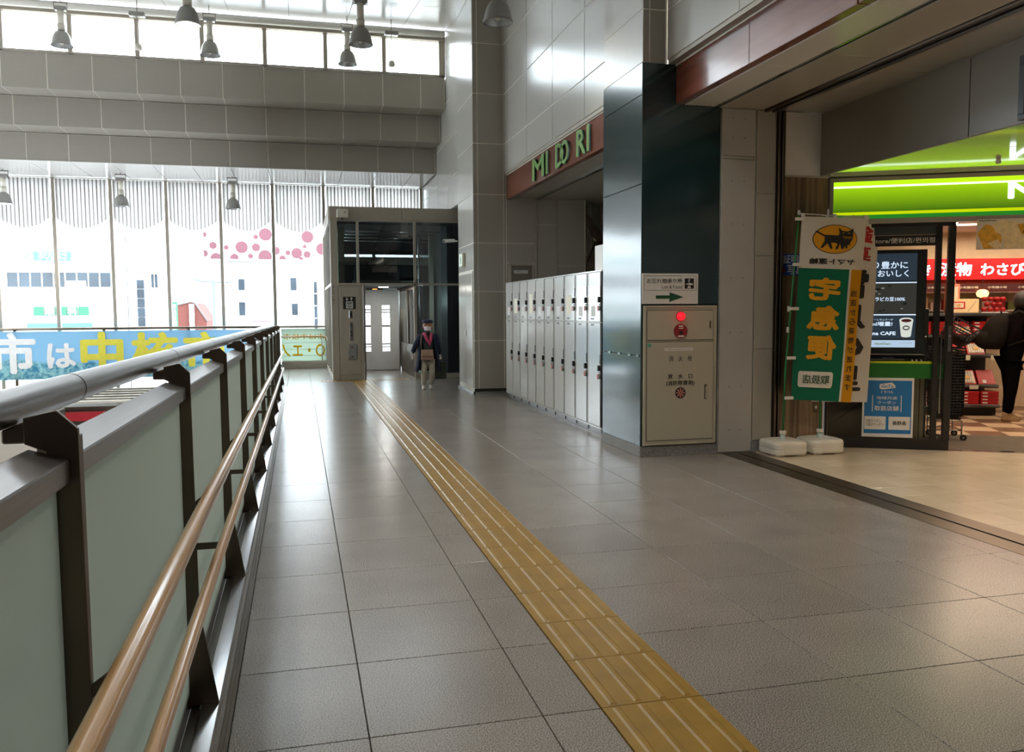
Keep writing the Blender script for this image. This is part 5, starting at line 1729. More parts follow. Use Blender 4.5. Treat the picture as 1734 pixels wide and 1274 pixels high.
# rear stock wall (shelves with boxes behind)
rsf = empty('rear_shelf', SH(-.9).p(0, 0), 'cream rear shelving with small goods behind the souvenir shelves', 'shelf')
fbx('back_panel', M_shopw, rsf, SH(-1.3), -1.6, 2.6, 0, 1.95, -.04, 0)
for z in (1.2, 1.5, 1.78):
    fbx('shelf_board', M_white, rsf, SH(-1.28), -1.6, 2.6, z, z + .02, 0, .3)
cols_ = [mat('goods_%s' % n, c, .5, rnd=.1) for n, c in (('cream', (216, 196, 150)), ('green', (110, 130, 70)), ('red', (176, 60, 50)), ('white', (225, 220, 210)))]
k = 0
for zi, z in enumerate((1.22, 1.52)):
    for i in range(14):
        a = -1.2 + i * .19
        o = fbx('goods_box', cols_[(i * 3 + zi) % 4], None, SH(-1.1), a, a + .15, z, z + .12 + .08 * ((i * 7) % 3) / 2, -.1, 0, .003)
        tag(o, 'small %s goods box on the %s rear shelf, %s along from the left' % (('cream', 'green', 'red', 'white')[(i * 3 + zi) % 4], ('lower', 'upper')[zi], ('first', 'second', 'third', 'fourth', 'fifth', 'sixth', 'seventh', 'eighth', 'ninth', 'tenth', 'eleventh', 'twelfth', 'thirteenth', 'fourteenth')[i]), 'box', '%s boxes on the %s rear shelf' % (('cream', 'green', 'red', 'white')[(i * 3 + zi) % 4], ('lower', 'upper')[zi]))
# dark fixtures behind the glass between screen and door
fx = empty('drinks_machine', (*sp(.95, -1.0), 0), 'dark self service machine seen through the shop glass', 'machine')
fbx('body', M_blackpl, fx, S(-.9), .75, 1.25, 0, 1.55, -.5, 0, .01)
fbx('panel', mat('dark_teal_panel', (40, 58, 60), .3), fx, S(-.9), .78, 1.02, 1.0, 1.5, 0, .01, .003)
fbx('shelf', M_steel, fx, S(-.9), 1.04, 1.22, .9, .92, 0, .06, .003)
fbx('shelf', M_steel, fx, S(-.9), 1.04, 1.22, 1.2, 1.22, 0, .06, .003)
for k in range(3):
    B().lathe(S(-.87).p(1.07 + .05 * k, .92, 0), [(.018, 0), (.018, .06), (.008, .08)], 8).build('cup', M_chrome, fx)

# baskets and trolley
ORD = ['lowest', 'second', 'third', 'fourth', 'fifth', 'sixth', 'seventh', 'eighth', 'ninth', 'tenth', 'eleventh', 'twelfth', 'thirteenth', 'fourteenth', 'fifteenth', 'sixteenth', 'seventeenth', 'eighteenth', 'nineteenth', 'twentieth']
bt = empty('basket_trolley', (7.42, 8.42, 0), 'chrome basket trolley on castors carrying the stack of black baskets', 'trolley')
c0 = Vector((7.44, 8.44, 0))
e1, e2 = SU, -SN
def bp(a, d, z):
    return c0 + e1 * a + e2 * d + Vector((0, 0, z))
for a, d in ((-.14, -.2), (.14, -.2), (.14, .2), (-.14, .2)):
    B().tube([bp(a, d, .07), bp(a, d, .24)], .009, 8).build('leg', M_chrome, bt)
    w = B().tube([bp(a + .02, d - .012, .037), bp(a + .02, d + .012, .037)], .037, 14).build('wheel', M_blackpl, bt)
    B().tube([bp(a + .02, d - .014, .037), bp(a + .02, d + .014, .037)], .012, 8).build('hub', M_grey, w)
    B().tube([bp(a + .02, d, .037), bp(a, d, .085)], .008, 6).build('fork', M_chrome, bt)
for z in (.12, .23):
    B().tube([bp(-.14, -.2, z), bp(.14, -.2, z), bp(.14, .2, z), bp(-.14, .2, z), bp(-.14, -.2, z)], .007, 6).build('ring', M_chrome, bt)


def basket_mesh():
    b = B()
    W, D, H = .155, .21, .19
    def ring(s, z, t=.008):
        for (a0, a1, d0, d1) in ((-W * s, W * s, -D * s, -D * s + t), (-W * s, W * s, D * s - t, D * s), (-W * s, -W * s + t, -D * s, D * s), (W * s - t, W * s, -D * s, D * s)):
            b.hexa([e1 * x + e2 * y + Vector((0, 0, zz)) for zz in (z, z + .016) for x, y in ((a0, d0), (a1, d0), (a1, d1), (a0, d1))])
    for i, z in enumerate((0, .06, .12, H)):
        ring(.84 + .16 * z / H, z)
    for k in range(9):
        t = -1 + 2 * k / 8
        for sgn in (-1, 1):
            p0 = e1 * (W * .84 * t) + e2 * (D * .84 * sgn)
            p1 = e1 * (W * t) + e2 * (D * sgn) + Vector((0, 0, H))
            b.tube([p0, p1], .004, 4)
            p0 = e1 * (W * .84 * sgn) + e2 * (D * .84 * t)
            p1 = e1 * (W * sgn) + e2 * (D * t) + Vector((0, 0, H))
            b.tube([p0, p1], .004, 4)
    b.hexa([e1 * x + e2 * y + Vector((0, 0, zz)) for zz in (0, .006) for x, y in ((-W * .84, -D * .84), (W * .84, -D * .84), (W * .84, D * .84), (-W * .84, D * .84))])
    return b


t0 = empty('shopping_basket', bp(0, 0, .245), 'black shopping basket, lowest of the stack inside the doorway', 'basket', 'black baskets stacked inside the doorway')
bm_ = basket_mesh()
bm_.v = [v + bp(0, 0, .245) for v in bm_.v]
bm_.build('shell', M_blackpl, t0)
B().tube([bp(-.14, 0, .43), bp(-.15, 0, .45), bp(.15, 0, .45), bp(.14, 0, .43)], .006, 6).build('handle', M_blackpl, t0)
for k in range(1, 20):
    c = copy_tree(t0)
    c.location = bp(0, 0, .245 + k * .0335)
    c['label'] = 'black shopping basket, %s from the bottom of the stack inside the doorway' % ORD[k] if k < 19 else 'black shopping basket at the top of the upright stack inside the doorway'
c = copy_tree(t0)
c.location = bp(.07, -.02, 1.17)
c.rotation_euler = (0.1, .55, 0)
c['label'] = 'tilted black shopping basket resting askew on top of the stack'

# fill for the mall floor: warm downlights added out of view in the soffit
for (x, y, lb) in ((7.2, 5.4, 'nearest the shop sign'), (6.6, 3.6, 'nearest the bulkhead'), (8.4, 4.6, 'farthest from the bulkhead'), (7.8, 2.8, 'nearest the camera')):
    t = empty('added_downlight', (x, y, 2.95), 'unseen warm lamp added in the shop front soffit, ' + lb, 'lamp', 'added downlights in the shop front soffit')
    B().lathe((x, y, 2.965), [(.07, 0), (.07, .018)], 18).build('diffuser', glow('added_downlight_glow', (255, 214, 168), 5), t)
    B().lathe((x, y, 2.962), [(.085, 0), (.085, .022), (.071, .022), (.071, 0)], 18, cap=False).build('trim_ring', M_white, t)
    light('added_downlight_beam', 'SPOT', (x, y, 2.94), 150, (1, .80, .60), spot=2.3)

# ================================================================== NOBORI BANNERS
def sc_xy(Y, Yr, x, z):
    k_ = Y / Yr
    return x * k_, 1.55 + (z - 1.55) * k_


def base_block(cx, cy, name, lab):
    t = empty('banner_stand', (cx, cy, 0), lab, 'banner stand', 'white weighted banner stands')
    W = .195
    prof = []
    def sq(r, z, n=8, rr=.07):
        pts = []
        for qx, qy, a0 in ((1, 1, 0), (-1, 1, 90), (-1, -1, 180), (1, -1, 270)):
            for k in range(4):
                w = math.radians(a0 + 30 * k)
                pts.append(Vector((cx + qx * (r - rr) + rr * math.cos(w), cy + qy * (r - rr) + rr * math.sin(w), z)))
        return pts
    rings = [sq(W * .93, .012, rr=.06), sq(W, .025), sq(W, .072), sq(W * .985, .075), sq(W * .985, .079), sq(W, .082), sq(W, .125), sq(W * .96, .148), sq(W * .86, .158), sq(.07, .160, rr=.05)]
    b = B()
    vs_, fs_ = [], []
    n = 16
    for r in rings:
        vs_ += r
    for i in range(len(rings) - 1):
        for j in range(n):
            fs_.append((i * n + j, i * n + (j + 1) % n, (i + 1) * n + (j + 1) % n, (i + 1) * n + j))
    fs_.append(tuple(range(n))[::-1])
    fs_.append(tuple((len(rings) - 1) * n + j for j in range(n)))
    b.add(vs_, fs_, False)
    b.build('tank', M_whitepl, t, .004, segs=2)
    for sx_ in (-1, 1):
        for sy_ in (-1, 1):
            bx('foot', M_whitepl, t, cx + sx_ * .12 - .05, cx + sx_ * .12 + .05, cy + sy_ * .12 - .05, cy + sy_ * .12 + .05, 0, .02, .005)
    B().box(cx - .1, cx + .1, cy - W - .003, cy - W + .002, .03, .12).build('front_rib', M_whitepl, t, .002)
    B().lathe((cx, cy, .155), [(.036, 0), (.03, .01), (.026, .065)], 16).build('socket', mat('pale_blue_plastic', (176, 196, 190), .4), t)
    B().lathe((cx, cy, .215), [(.034, 0), (.036, .005), (.036, .032), (.030, .038)], 16).build('collar', M_whitepl, t)
    return t


M_pole = mat('green_pole', (28, 120, 62), .35)
M_clothw = frosted('white_banner_cloth', (.78, .75, .70), (.6, .57, .52), .6, .02, .25)
M_clothg = frosted('green_banner_cloth', lin((8, 112, 84)), lin((8, 110, 84)), .6, .02, .2)
M_clothy = frosted('amber_banner_cloth', lin((214, 152, 18)), lin((210, 150, 18)), .6, .02, .2)
A0 = (4.985, 7.97)
base_block(*A0, 'a', 'left white banner base nearest the grey pillar strip')
base_block(5.44, 8.01 - .03, 'b', 'right white banner base behind the green banner')
# banner A geometry: plane leans a little, cloth waves
YA = 7.90
kA = YA / 7.7
def qa(x, z):
    return (x * kA, 1.55 + (z - 1.55) * kA)
TL, TR, BLc, BRc = qa(4.99, 2.49), qa(5.745, 2.485), qa(4.905, .615), qa(5.605, .565)


def bil(u, v, TL=TL, TR=TR, BL=BLc, BR=BRc):
    x = (TL[0] * (1 - u) + TR[0] * u) * v + (BL[0] * (1 - u) + BR[0] * u) * (1 - v)
    z = (TL[1] * (1 - u) + TR[1] * u) * v + (BL[1] * (1 - u) + BR[1] * u) * (1 - v)
    return x, z


def wave(u, v, Y=YA):
    return Y + .012 * math.sin(u * 5 + v * 2) * (1.2 - v) + .006 * math.sin(v * 9 + u * 3)


def cloth_patch(u0, u1, v0, v1, m_, parent, name, off=0.0, n=10, bilf=bil, wv=wave):
    vs_, fs_ = [], []
    for side in (0, 1):
        for i in range(n + 1):
            for j in range(n + 1):
                u, v = u0 + (u1 - u0) * i / n, v0 + (v1 - v0) * j / n
                x, z = bilf(u, v)
                vs_.append((x, wv(u, v) - off + side * .0012, z))
    N = (n + 1) ** 2
    for i in range(n):
        for j in range(n):
            a = i * (n + 1) + j
            fs_.append((a, a + n + 1, a + n + 2, a + 1))
            fs_.append((N + a, N + a + 1, N + a + n + 2, N + a + n + 1))
    return B().add(vs_, fs_, True).build(name, m_, parent, recalc=False)


def cloth_poly(pts, m_, parent, name, off=.0015, bilf=bil, wv=wave):
    """flat print on the cloth: polygon in (u,v), fine enough to follow it"""
    bm = bmesh.new()
    vs_ = [bm.verts.new((u, v, 0)) for u, v in pts]
    bm.faces.new(vs_)
    bmesh.ops.triangulate(bm, faces=bm.faces[:])
    me = bpy.data.meshes.new(name)
    base = wloc(parent)
    for v in bm.verts:
        u_, v_ = v.co.x, v.co.y
        x, z = bilf(u_, v_)
        v.co = Vector((x, wv(u_, v_) - off, z)) - base
    bm.to_mesh(me)
    bm.free()
    me.materials.append(m_)
    o = bpy.data.objects.new(name, me)
    link(o, parent)
    return o


def cloth_text(body, u0, u1, v0, v1, m_, parent, bold=.02, mirror=True, bilf=bil, wv=wave, off=.0015, name='lettering', shear=0.0):
    """lettering printed through the cloth: seen from the back it reads mirrored"""
    f_ = Fr((0, 0, 0), (1, 0, 0), (0, -1, 0))
    tmp = bpy.data.objects.new('x', None)
    o = text(body, f_, u0, u1, v0, v1, 0, m_, tmp, bold=bold, mirror=mirror, name=name, ext=0, shear=shear)
    base = wloc(parent)
    for v in o.data.vertices:
        u_, v_ = v.co.x, v.co.z
        x, z = bilf(u_, v_)
        v.co = Vector((x, wv(u_, v_) - off + v.co.y, z)) - base
    o.parent = parent
    bpy.data.objects.remove(tmp)
    return o


na = empty('courier_banner', (5.2, YA, .55), 'green and white courier banner with a black cat emblem, lettering seen mirrored', 'banner')
cloth_patch(0, 1, .722, 1, M_clothw, na, 'white_cloth')
cloth_patch(0, .795, 0, .722, M_clothg, na, 'green_cloth')
cloth_patch(.795, .83, 0, .722, M_clothw, na, 'white_cloth', n=4)
cloth_patch(.83, 1, 0, .722, M_clothy, na, 'amber_cloth')
el_ = [(.525 + .345 * math.cos(2 * math.pi * k / 36), .882 + .078 * math.sin(2 * math.pi * k / 36)) for k in range(36)]
el2 = [(.525 + .333 * math.cos(2 * math.pi * k / 36), .882 + .0745 * math.sin(2 * math.pi * k / 36)) for k in range(36)]
cloth_poly(el_, M_black, na, 'emblem_ring', .003)
cloth_poly(el2, mat('amber_emblem', (214, 150, 10), .6), na, 'emblem_field', .0055)
# cat emblem (head to the right, kitten in the mouth)
Z = lambda px, py: ((px - 365) / (750 - 365) * .69 + .18, .960 - (py - 190) / (430 - 190) * .156)
cat = [(385, 243), (400, 245), (462, 275), (580, 278), (590, 262), (578, 214), (612, 238), (660, 243), (710, 216), (706, 262), (712, 285), (700, 318), (688, 335), (690, 362), (676, 350), (664, 366), (672, 380), (655, 384), (640, 362), (636, 385), (618, 392), (600, 345), (585, 392), (562, 390), (580, 350), (560, 340), (522, 338), (540, 388), (524, 392), (492, 345), (455, 385), (436, 384), (466, 330), (464, 292), (388, 254)]
cloth_poly([Z(*p_) for p_ in cat], M_black, na, 'cat_emblem', .008)
for pts in ([(608, 258), (622, 252), (634, 262), (622, 258)], [(658, 262), (670, 252), (684, 256), (671, 259)], [(618, 280), (628, 293), (700, 293), (706, 282), (698, 288), (632, 288)], [(638, 302), (652, 299), (656, 303), (642, 306)], [(670, 303), (680, 298), (688, 301), (676, 306)]):
    cloth_poly([Z(*p_) for p_ in pts], MATS['amber_emblem'], na, 'emblem_line', .010)
cloth_text('ヤマト運輸', .155, .87, .745, .778, M_black, na, bold=.03)
M_amberp = mat('amber_print', (216, 156, 14), .6)
for ch, u0, u1, v0, v1 in (('宅', .17, .68, .55, .675), ('急', .17, .69, .388, .522), ('便', .20, .67, .225, .362)):
    cloth_text(ch, u0, u1, v0, v1, M_amberp, na, bold=.045, off=.003)
cloth_poly([(.10, .085), (.12, .072), (.64, .072), (.66, .085), (.66, .148), (.64, .16), (.12, .16), (.10, .148)], M_white, na, 'white_field', .003)
cloth_text('取扱店', .165, .60, .093, .142, M_green_print, na, bold=.015, off=.018)
vt = '当店から荷物が送れます'
for k, ch in enumerate(vt):
    v1 = .612 - k * .0512
    cloth_text(ch, .855, .955, v1 - .036, v1, M_black, na, bold=.012, off=.003)
pole = [(A0[0], A0[1], .2), (A0[0] + .01, A0[1] - .01, .9), (A0[0] + .05, A0[1] - .04, 1.7), (qa(4.965, 0)[0], YA + .02, 2.56)]
B().tube(pole, [.011, .011, .009, .008], 10).build('pole', M_pole, na)
B().tube([(qa(4.94, 0)[0], YA + .01, 2.545), (qa(5.78, 0)[0], YA + .01, 2.515)], .006, 8).build('cross_bar', M_white, na)
B().lathe((qa(4.965, 0)[0], YA + .02, 2.53), [(.014, 0), (.016, .03), (.012, .05)], 10).build('pole_cap', M_white, na)
for v in (.985, .74, .50, .23, .01):
    x, z = bil(0, v)
    px_ = x - .07
    B().box(px_ - .012, x + .02, YA - .012, YA + .004, z - .016, z + .016).build('loop_tab', M_white, na, .002)
for u in (.01, .5, .98):
    x, z = bil(u, 1)
    B().box(x - .015, x + .02, YA - .006, YA + .012, z - .02, z + .035).build('loop_tab', M_white, na, .002)
for z in (1.30, 1.52):
    B().tube([(A0[0] - .012 + (z - .2) * .025, A0[1] - .03, z), (A0[0] - .012 + (z - .2) * .025, A0[1] - .03, z + .06)], .014, 8).build('pole_clip', M_white, na)
# banner B
YB = 8.06
kB = YB / 7.9
def qb(x, z):
    return (x * kB, 1.55 + (z - 1.55) * kB)
TLb, TRb, BLb, BRb = qb(5.40, 2.50), qb(6.06, 2.52), qb(5.28, .56), qb(5.955, .535)
bilb = lambda u, v: bil(u, v, TLb, TRb, BLb, BRb)
wvb = lambda u, v: YB + .01 * math.sin(u * 4 + v * 3) + .004 * math.sin(v * 8)
nb = empty('souvenir_banner', (5.7, YB, .55), 'cream souvenir banner with red and black brush characters behind the green courier banner', 'banner')
cloth_patch(0, 1, 0, 1, M_clothw, nb, 'cloth', bilf=bilb, wv=wvb)
M_redp = mat('red_brush_print', (178, 32, 36), .6)
cloth_text('銘', .45, .90, .86, .955, M_redp, nb, bold=.03, bilf=bilb, wv=wvb, off=.002)
cloth_text('菓', .42, .88, .765, .845, M_redp, nb, bold=.03, bilf=bilb, wv=wvb, off=.002)
for ch, v0, v1 in (('雷', .565, .72), ('鳥', .40, .545), ('の', .24, .37), ('里', .06, .2)):
    cloth_text(ch, .12, .86, v0, v1, M_black, nb, bold=.035, bilf=bilb, wv=wvb, off=.002)
B().tube([(5.44, 7.98, .2), (5.45, 8.0, 1.2), (qb(5.385, 0)[0], YB + .02, 2.55)], [.011, .010, .008], 10).build('pole', M_pole, nb)
B().tube([(qb(5.36, 0)[0], YB + .01, 2.55), (qb(6.10, 0)[0], YB + .01, 2.55)], .006, 8).build('cross_bar', M_white, nb)
for u in (.02, .5, .97):
    x, z = bilb(u, 1)
    B().box(x - .012, x + .022, YB - .006, YB + .012, z - .02, z + .03).build('loop_tab', M_white, nb, .002)

# ================================================================== PEOPLE
def skin(name, J, E_, m_, parent, tf, root, sub=2):
    """one continuous skinned surface: J name -> (x, y, z, r[, r2])"""
    names = list(J)
    me = bpy.data.meshes.new(name)
    me.from_pydata([J[n][:3] for n in names], [(names.index(a), names.index(b)) for a, b in E_], [])
    o = bpy.data.objects.new(name, me)
    COL.objects.link(o)
    md_ = o.modifiers.new('s', 'SKIN')
    if not me.skin_vertices:
        bpy.context.view_layer.objects.active = o
    lay = me.skin_vertices[0].data
    for i, n in enumerate(names):
        r = J[n][3]
        r2 = J[n][4] if len(J[n]) > 4 else r
        lay[i].radius = (r, r2)
        lay[i].use_root = (n == root)
    md_.use_smooth_shade = True
    s_ = o.modifiers.new('u', 'SUBSURF')
    s_.levels = sub
    s_.render_levels = sub
    dg = bpy.context.evaluated_depsgraph_get()
    res = bpy.data.meshes.new_from_object(o.evaluated_get(dg))
    bpy.data.objects.remove(o)
    base = wloc(parent)
    for v in res.vertices:
        v.co = tf(v.co) - base
    res.materials.clear()
    res.materials.append(m_)
    for p_ in res.polygons:
        p_.use_smooth = True
        p_.material_index = 0
    res.name = name
    ob = bpy.data.objects.new(name, res)
    link(ob, parent)
    return ob


class TB(B):
    """builder that maps its local figure coordinates through tf when built"""
    def __init__(s, tf):
        super().__init__()
        s.tf = tf

    def build(s, *a, **k):
        s.v = [s.tf(v) for v in s.v]
        return super().build(*a, **k)


def grid(b, rows, closed=False):
    n = len(rows[0])
    vs_, fs_ = [], []
    for r in rows:
        vs_ += r
    for i in range(len(rows) - 1):
        for j in range(n if closed else n - 1):
            j2 = (j + 1) % n
            fs_.append((i * n + j, i * n + j2, (i + 1) * n + j2, (i + 1) * n + j))
    return b.add(vs_, fs_, True)


M_skinf = mat('skin_tone', (214, 164, 132), .55)
M_navy = mat('navy_coat', (26, 34, 58), .85, noise=.15, scale=20)
M_beigep = mat('beige_trousers', (176, 168, 150), .8, noise=.1, scale=14, bump=.3)
M_shoe = mat('white_shoe', (196, 190, 178), .5)
M_hair = mat('light_brown_hair', (150, 106, 66), .6, noise=.25, scale=60)
M_mask = mat('white_mask', (226, 214, 222), .7)
M_bagb = mat('tan_leather_bag', (142, 112, 92), .5, noise=.12, scale=12)
M_scarf = mat('pink_scarf', (186, 70, 104), .8, noise=.35, scale=12)
M_eye = mat('dark_eye', (26, 22, 20), .3)

LX, LY, LH = 2.44, 16.55, 1.0
ang = math.radians(-8)
def tfl(v):
    v = Vector(v)
    c_, s_ = math.cos(ang), math.sin(ang)
    return Vector((LX + v.x * c_ - v.y * s_, LY + v.x * s_ + v.y * c_, v.z * LH))


la = empty('person', (LX, LY, 0), 'elderly person in a navy coat, beret and face mask walking from the elevator', 'person')
# body (bare parts show at face only), legs, torso and arms in one skin
J = dict(pel=(.007, 0, .62, .10, .085), belly=(.01, 0, .76, .105, .085), chest=(.01, .01, .95, .115, .085), neck=(.007, -.01, 1.10, .045), hd=(.003, -.035, 1.17, .05), sL=(-.125, .01, 1.05, .048), eL=(-.235, .0, .88, .036), wL=(-.295, -.04, .71, .024),
         sR=(.145, .01, 1.05, .048), eR=(.205, .02, .86, .036), wR=(.245, .0, .68, .024), hL=(-.055, 0, .58, .072), kL=(-.075, -.03, .35, .052), aL=(-.085, .0, .085, .034), hR=(.07, 0, .58, .072), kR=(.085, -.06, .35, .052), aR=(.05, .08, .10, .034))
E1 = [('pel', 'belly'), ('belly', 'chest'), ('chest', 'neck'), ('neck', 'hd'), ('chest', 'sL'), ('sL', 'eL'), ('eL', 'wL'), ('chest', 'sR'), ('sR', 'eR'), ('eR', 'wR'), ('pel', 'hL'), ('hL', 'kL'), ('kL', 'aL'), ('pel', 'hR'), ('hR', 'kR'), ('kR', 'aR')]
skin('body', J, E1, mat('dark_sweater', (40, 44, 44), .8), la, tfl, 'pel', label=None) if False else skin('body', J, E1, mat('dark_sweater', (40, 44, 44), .8), la, tfl, 'pel')
JT = dict(pel=(.007, 0, .64, .115, .10), hL=(-.055, 0, .56, .085), kL=(-.08, -.03, .35, .064), cL=(-.085, -.01, .20, .056), aL=(-.087, .0, .07, .052), hR=(.07, 0, .56, .085), kR=(.085, -.055, .35, .064), cR=(.07, .02, .21, .056), aR=(.05, .07, .085, .052))
skin('trousers', JT, [('pel', 'hL'), ('hL', 'kL'), ('kL', 'cL'), ('cL', 'aL'), ('pel', 'hR'), ('hR', 'kR'), ('kR', 'cR'), ('cR', 'aR')], M_beigep, la, tfl, 'pel')
# head
def head(parent, tf, c, R, skinm, hairm, face=(0, -1), hair=True, nm='head'):
    c = Vector(c)
    b = TB(tf)
    rings = []
    for k in range(13):
        t = k / 12
        w = math.pi * t
        z = -math.cos(w) * R * 1.22
        r = math.sin(w) * R
        jaw = 1 - .22 * max(0, (-z / (R * 1.22)))
        rings.append((c + Vector((face[0] * .08 * R * (1 if z < 0 else 0), face[1] * .08 * R * (1 if z < 0 else 0), z)), max(r * .88 * jaw, .002), max(r * jaw, .002)))
    b.loft(rings, 20)
    f = Vector((face[0], face[1], 0)).normalized()
    sd_ = Vector((-f.y, f.x, 0))
    b.build(nm, skinm, parent)
    b = TB(tf)
    n0 = c + f * R * .92
    b.add([n0 + Vector((0, 0, R * .2)), n0 + sd_ * R * .16 - Vector((0, 0, R * .22)), n0 - sd_ * R * .16 - Vector((0, 0, R * .22)), n0 + f * R * .24 - Vector((0, 0, R * .18))], [(0, 1, 3), (0, 3, 2), (1, 2, 3)], True)
    b.build('nose', skinm, parent)
    for s_ in (-1, 1):
        b = TB(tf)
        e = c + f * R * .86 + sd_ * R * .34 * s_ + Vector((0, 0, R * .12))
        b.lathe(e, [(.002, -R * .06), (R * .11, 0), (.002, R * .06)], 8)
        b.build('eye', M_eye, parent)
        b = TB(tf)
        e = c + sd_ * R * .88 * s_ - Vector((0, 0, R * .05))
        b.loft([(e + Vector((0, 0, -R * .25)), .004, .008), (e, .012, .026 * R / .1), (e + Vector((0, 0, R * .28)), .006, .012)], 8)
        b.build('ear', skinm, parent)
    b = TB(tf)
    mth = c + f * R * .93 - Vector((0, 0, R * .52))
    b.hexa([mth + sd_ * (x * R * .26) + Vector((0, 0, z * R * .04)) + f * y for z in (-1, 1) for x, y in ((-1, -.01), (1, -.01), (1, .004), (-1, .004))])
    b.build('mouth', mat('lip', (170, 92, 84), .5), parent)
    return f, sd_


hc = Vector((.003, -.05, 1.255))
head(la, tfl, hc, .085, M_skinf, M_hair)
# hair shell
def shell(parent, tf, c, R, m_, name, zlo, open_front=0.0, sx=1.0, sy=1.0, up=1.25, droop=0):
    rows = []
    n = 22
    for k in range(9):
        t = k / 8
        w = math.pi * .5 * t
        z = math.sin(w) * R * up
        row = []
        for j in range(n):
            a = 2 * math.pi * j / n
            r = math.cos(w) * R
            row.append(Vector(c) + Vector((r * math.cos(a) * sx, r * math.sin(a) * sy, z)))
        rows.append(row)
    low = []
    for j in range(n):
        a = 2 * math.pi * j / n
        fr_ = max(0, -math.sin(a))
        z = zlo * (1 - fr_ * open_front)
        low.append(Vector(c) + Vector((R * 1.0 * math.cos(a) * sx, R * math.sin(a) * sy, z)))
    b = TB(tf)
    grid(b, [low] + rows, True)
    return b.build(name, m_, parent)


shell(la, tfl, hc + Vector((0, .008, 0)), .096, M_hair, 'hair', -.07, 1.45, 1.0, 1.0, 1.12)
b = TB(tfl)
b.loft([(hc + Vector((0, .0, .052)), .092, .096), (hc + Vector((.0, .01, .064)), .108, .112), (hc + Vector((.002, .018, .092)), .112, .114), (hc + Vector((.004, .026, .115)), .085, .09), (hc + Vector((.004, .03, .128)), .03, .03)], 22)
b.build('beret', mat('navy_beret', (26, 32, 58), .85), la)
b = TB(tfl)
rows = []
for k in range(5):
    z = -.012 - .075 * k / 4
    row = []
    for j in range(9):
        a = math.radians(-150 + 120 * j / 8)
        r = .094 - .016 * (k / 4) ** 2 + (.012 if j == 4 else 0)
        row.append(hc + Vector((r * math.cos(a) * .92, r * math.sin(a) - .012, z)))
    rows.append(row)
grid(b, rows)
ms = b.build('face_mask', M_mask, la, recalc=False)
# coat: open in front, flaring to the hem
def coat(parent, tf, m_):
    rows = []
    n = 26
    prof = [(1.10, .075, .06, 25), (1.07, .16, .085, 30), (.98, .17, .10, 36), (.85, .18, .105, 42), (.70, .20, .12, 46), (.55, .225, .14, 47), (.42, .25, .155, 48), (.36, .26, .16, 48)]
    for z, rx, ry, gap in prof:
        row = []
        for j in range(n + 1):
            a = math.radians(-90 + gap + (360 - 2 * gap) * j / n)
            fold = 1 + .04 * math.sin(a * 9) * (1.1 - z)
            row.append(Vector((.01 + rx * fold * math.cos(a), .01 + ry * fold * math.sin(a), z + .015 * math.sin(a * 3) * (1.1 - z))))
        rows.append(row)
    b = TB(tf)
    grid(b, rows)
    o = b.build('coat', m_, parent, recalc=False)
    s_ = o.modifiers.new('thickness', 'SOLIDIFY')
    s_.thickness = .008
    return o


coat(la, tfl, M_navy)
for nm, pts, rr in (('coat_sleeve', [(-.11, .01, 1.07), (-.15, .01, 1.04), (-.235, .0, .88), (-.285, -.03, .745)], [.052, .058, .052, .046]), ('coat_sleeve', [(.13, .01, 1.07), (.17, .01, 1.03), (.21, .02, .86), (.24, .0, .71)], [.052, .058, .052, .046])):
    b = TB(tfl)
    b.tube(pts, rr, 14).build(nm, M_navy, la)
# gloves: palm and five fingers
def hand(parent, tf, w, d, side, m_, L=.14, curl=.35, name='hand', pn=(0, -1, 0)):
    w, d, pn = Vector(w), Vector(d).normalized(), Vector(pn).normalized()
    s_ = d.cross(pn).normalized() * side
    J = {'w': (*w, .017, .015), 'p': (*(w + d * L * .30), .020, .012), 'k': (*(w + d * L * .48), .022, .011)}
    E_ = [('w', 'p'), ('p', 'k')]
    o = skin(name, J, E_, m_, parent, tf, 'w', 1)
    for i, (off, ln) in enumerate(((-.021, .42), (-.007, .50), (.007, .47), (.021, .38))):
        a = w + d * L * .42 + s_ * off * .8
        b1 = a + d * L * ln * .45 + s_ * off * .25
        c1 = b1 + (d * (1 - curl) + pn * curl) * L * ln * .32
        d1 = c1 + (d * (1 - 2 * curl) + pn * 2 * curl) * L * ln * .25
        b = TB(tf)
        b.tube([a, b1, c1, d1], [.0085, .008, .0075, .005], 8).build('finger', m_, o)
    a = w + d * L * .12 - s_ * .016
    b1 = a + (d * .6 - s_ * .7).normalized() * L * .20
    c1 = b1 + (d * .9 - s_ * .2 + pn * .3).normalized() * L * .20
    b = TB(tf)
    b.tube([a, b1, c1], [.010, .009, .006], 8).build('thumb', m_, o)
    return o


M_glove = mat('pale_glove', (212, 206, 200), .8)
hand(la, tfl, (-.295, -.045, .715), (-.12, -.05, -1), 1, M_glove, L=.15)
hand(la, tfl, (.245, -.0, .69), (.05, .0, -1), -1, M_glove, L=.13, curl=.48)
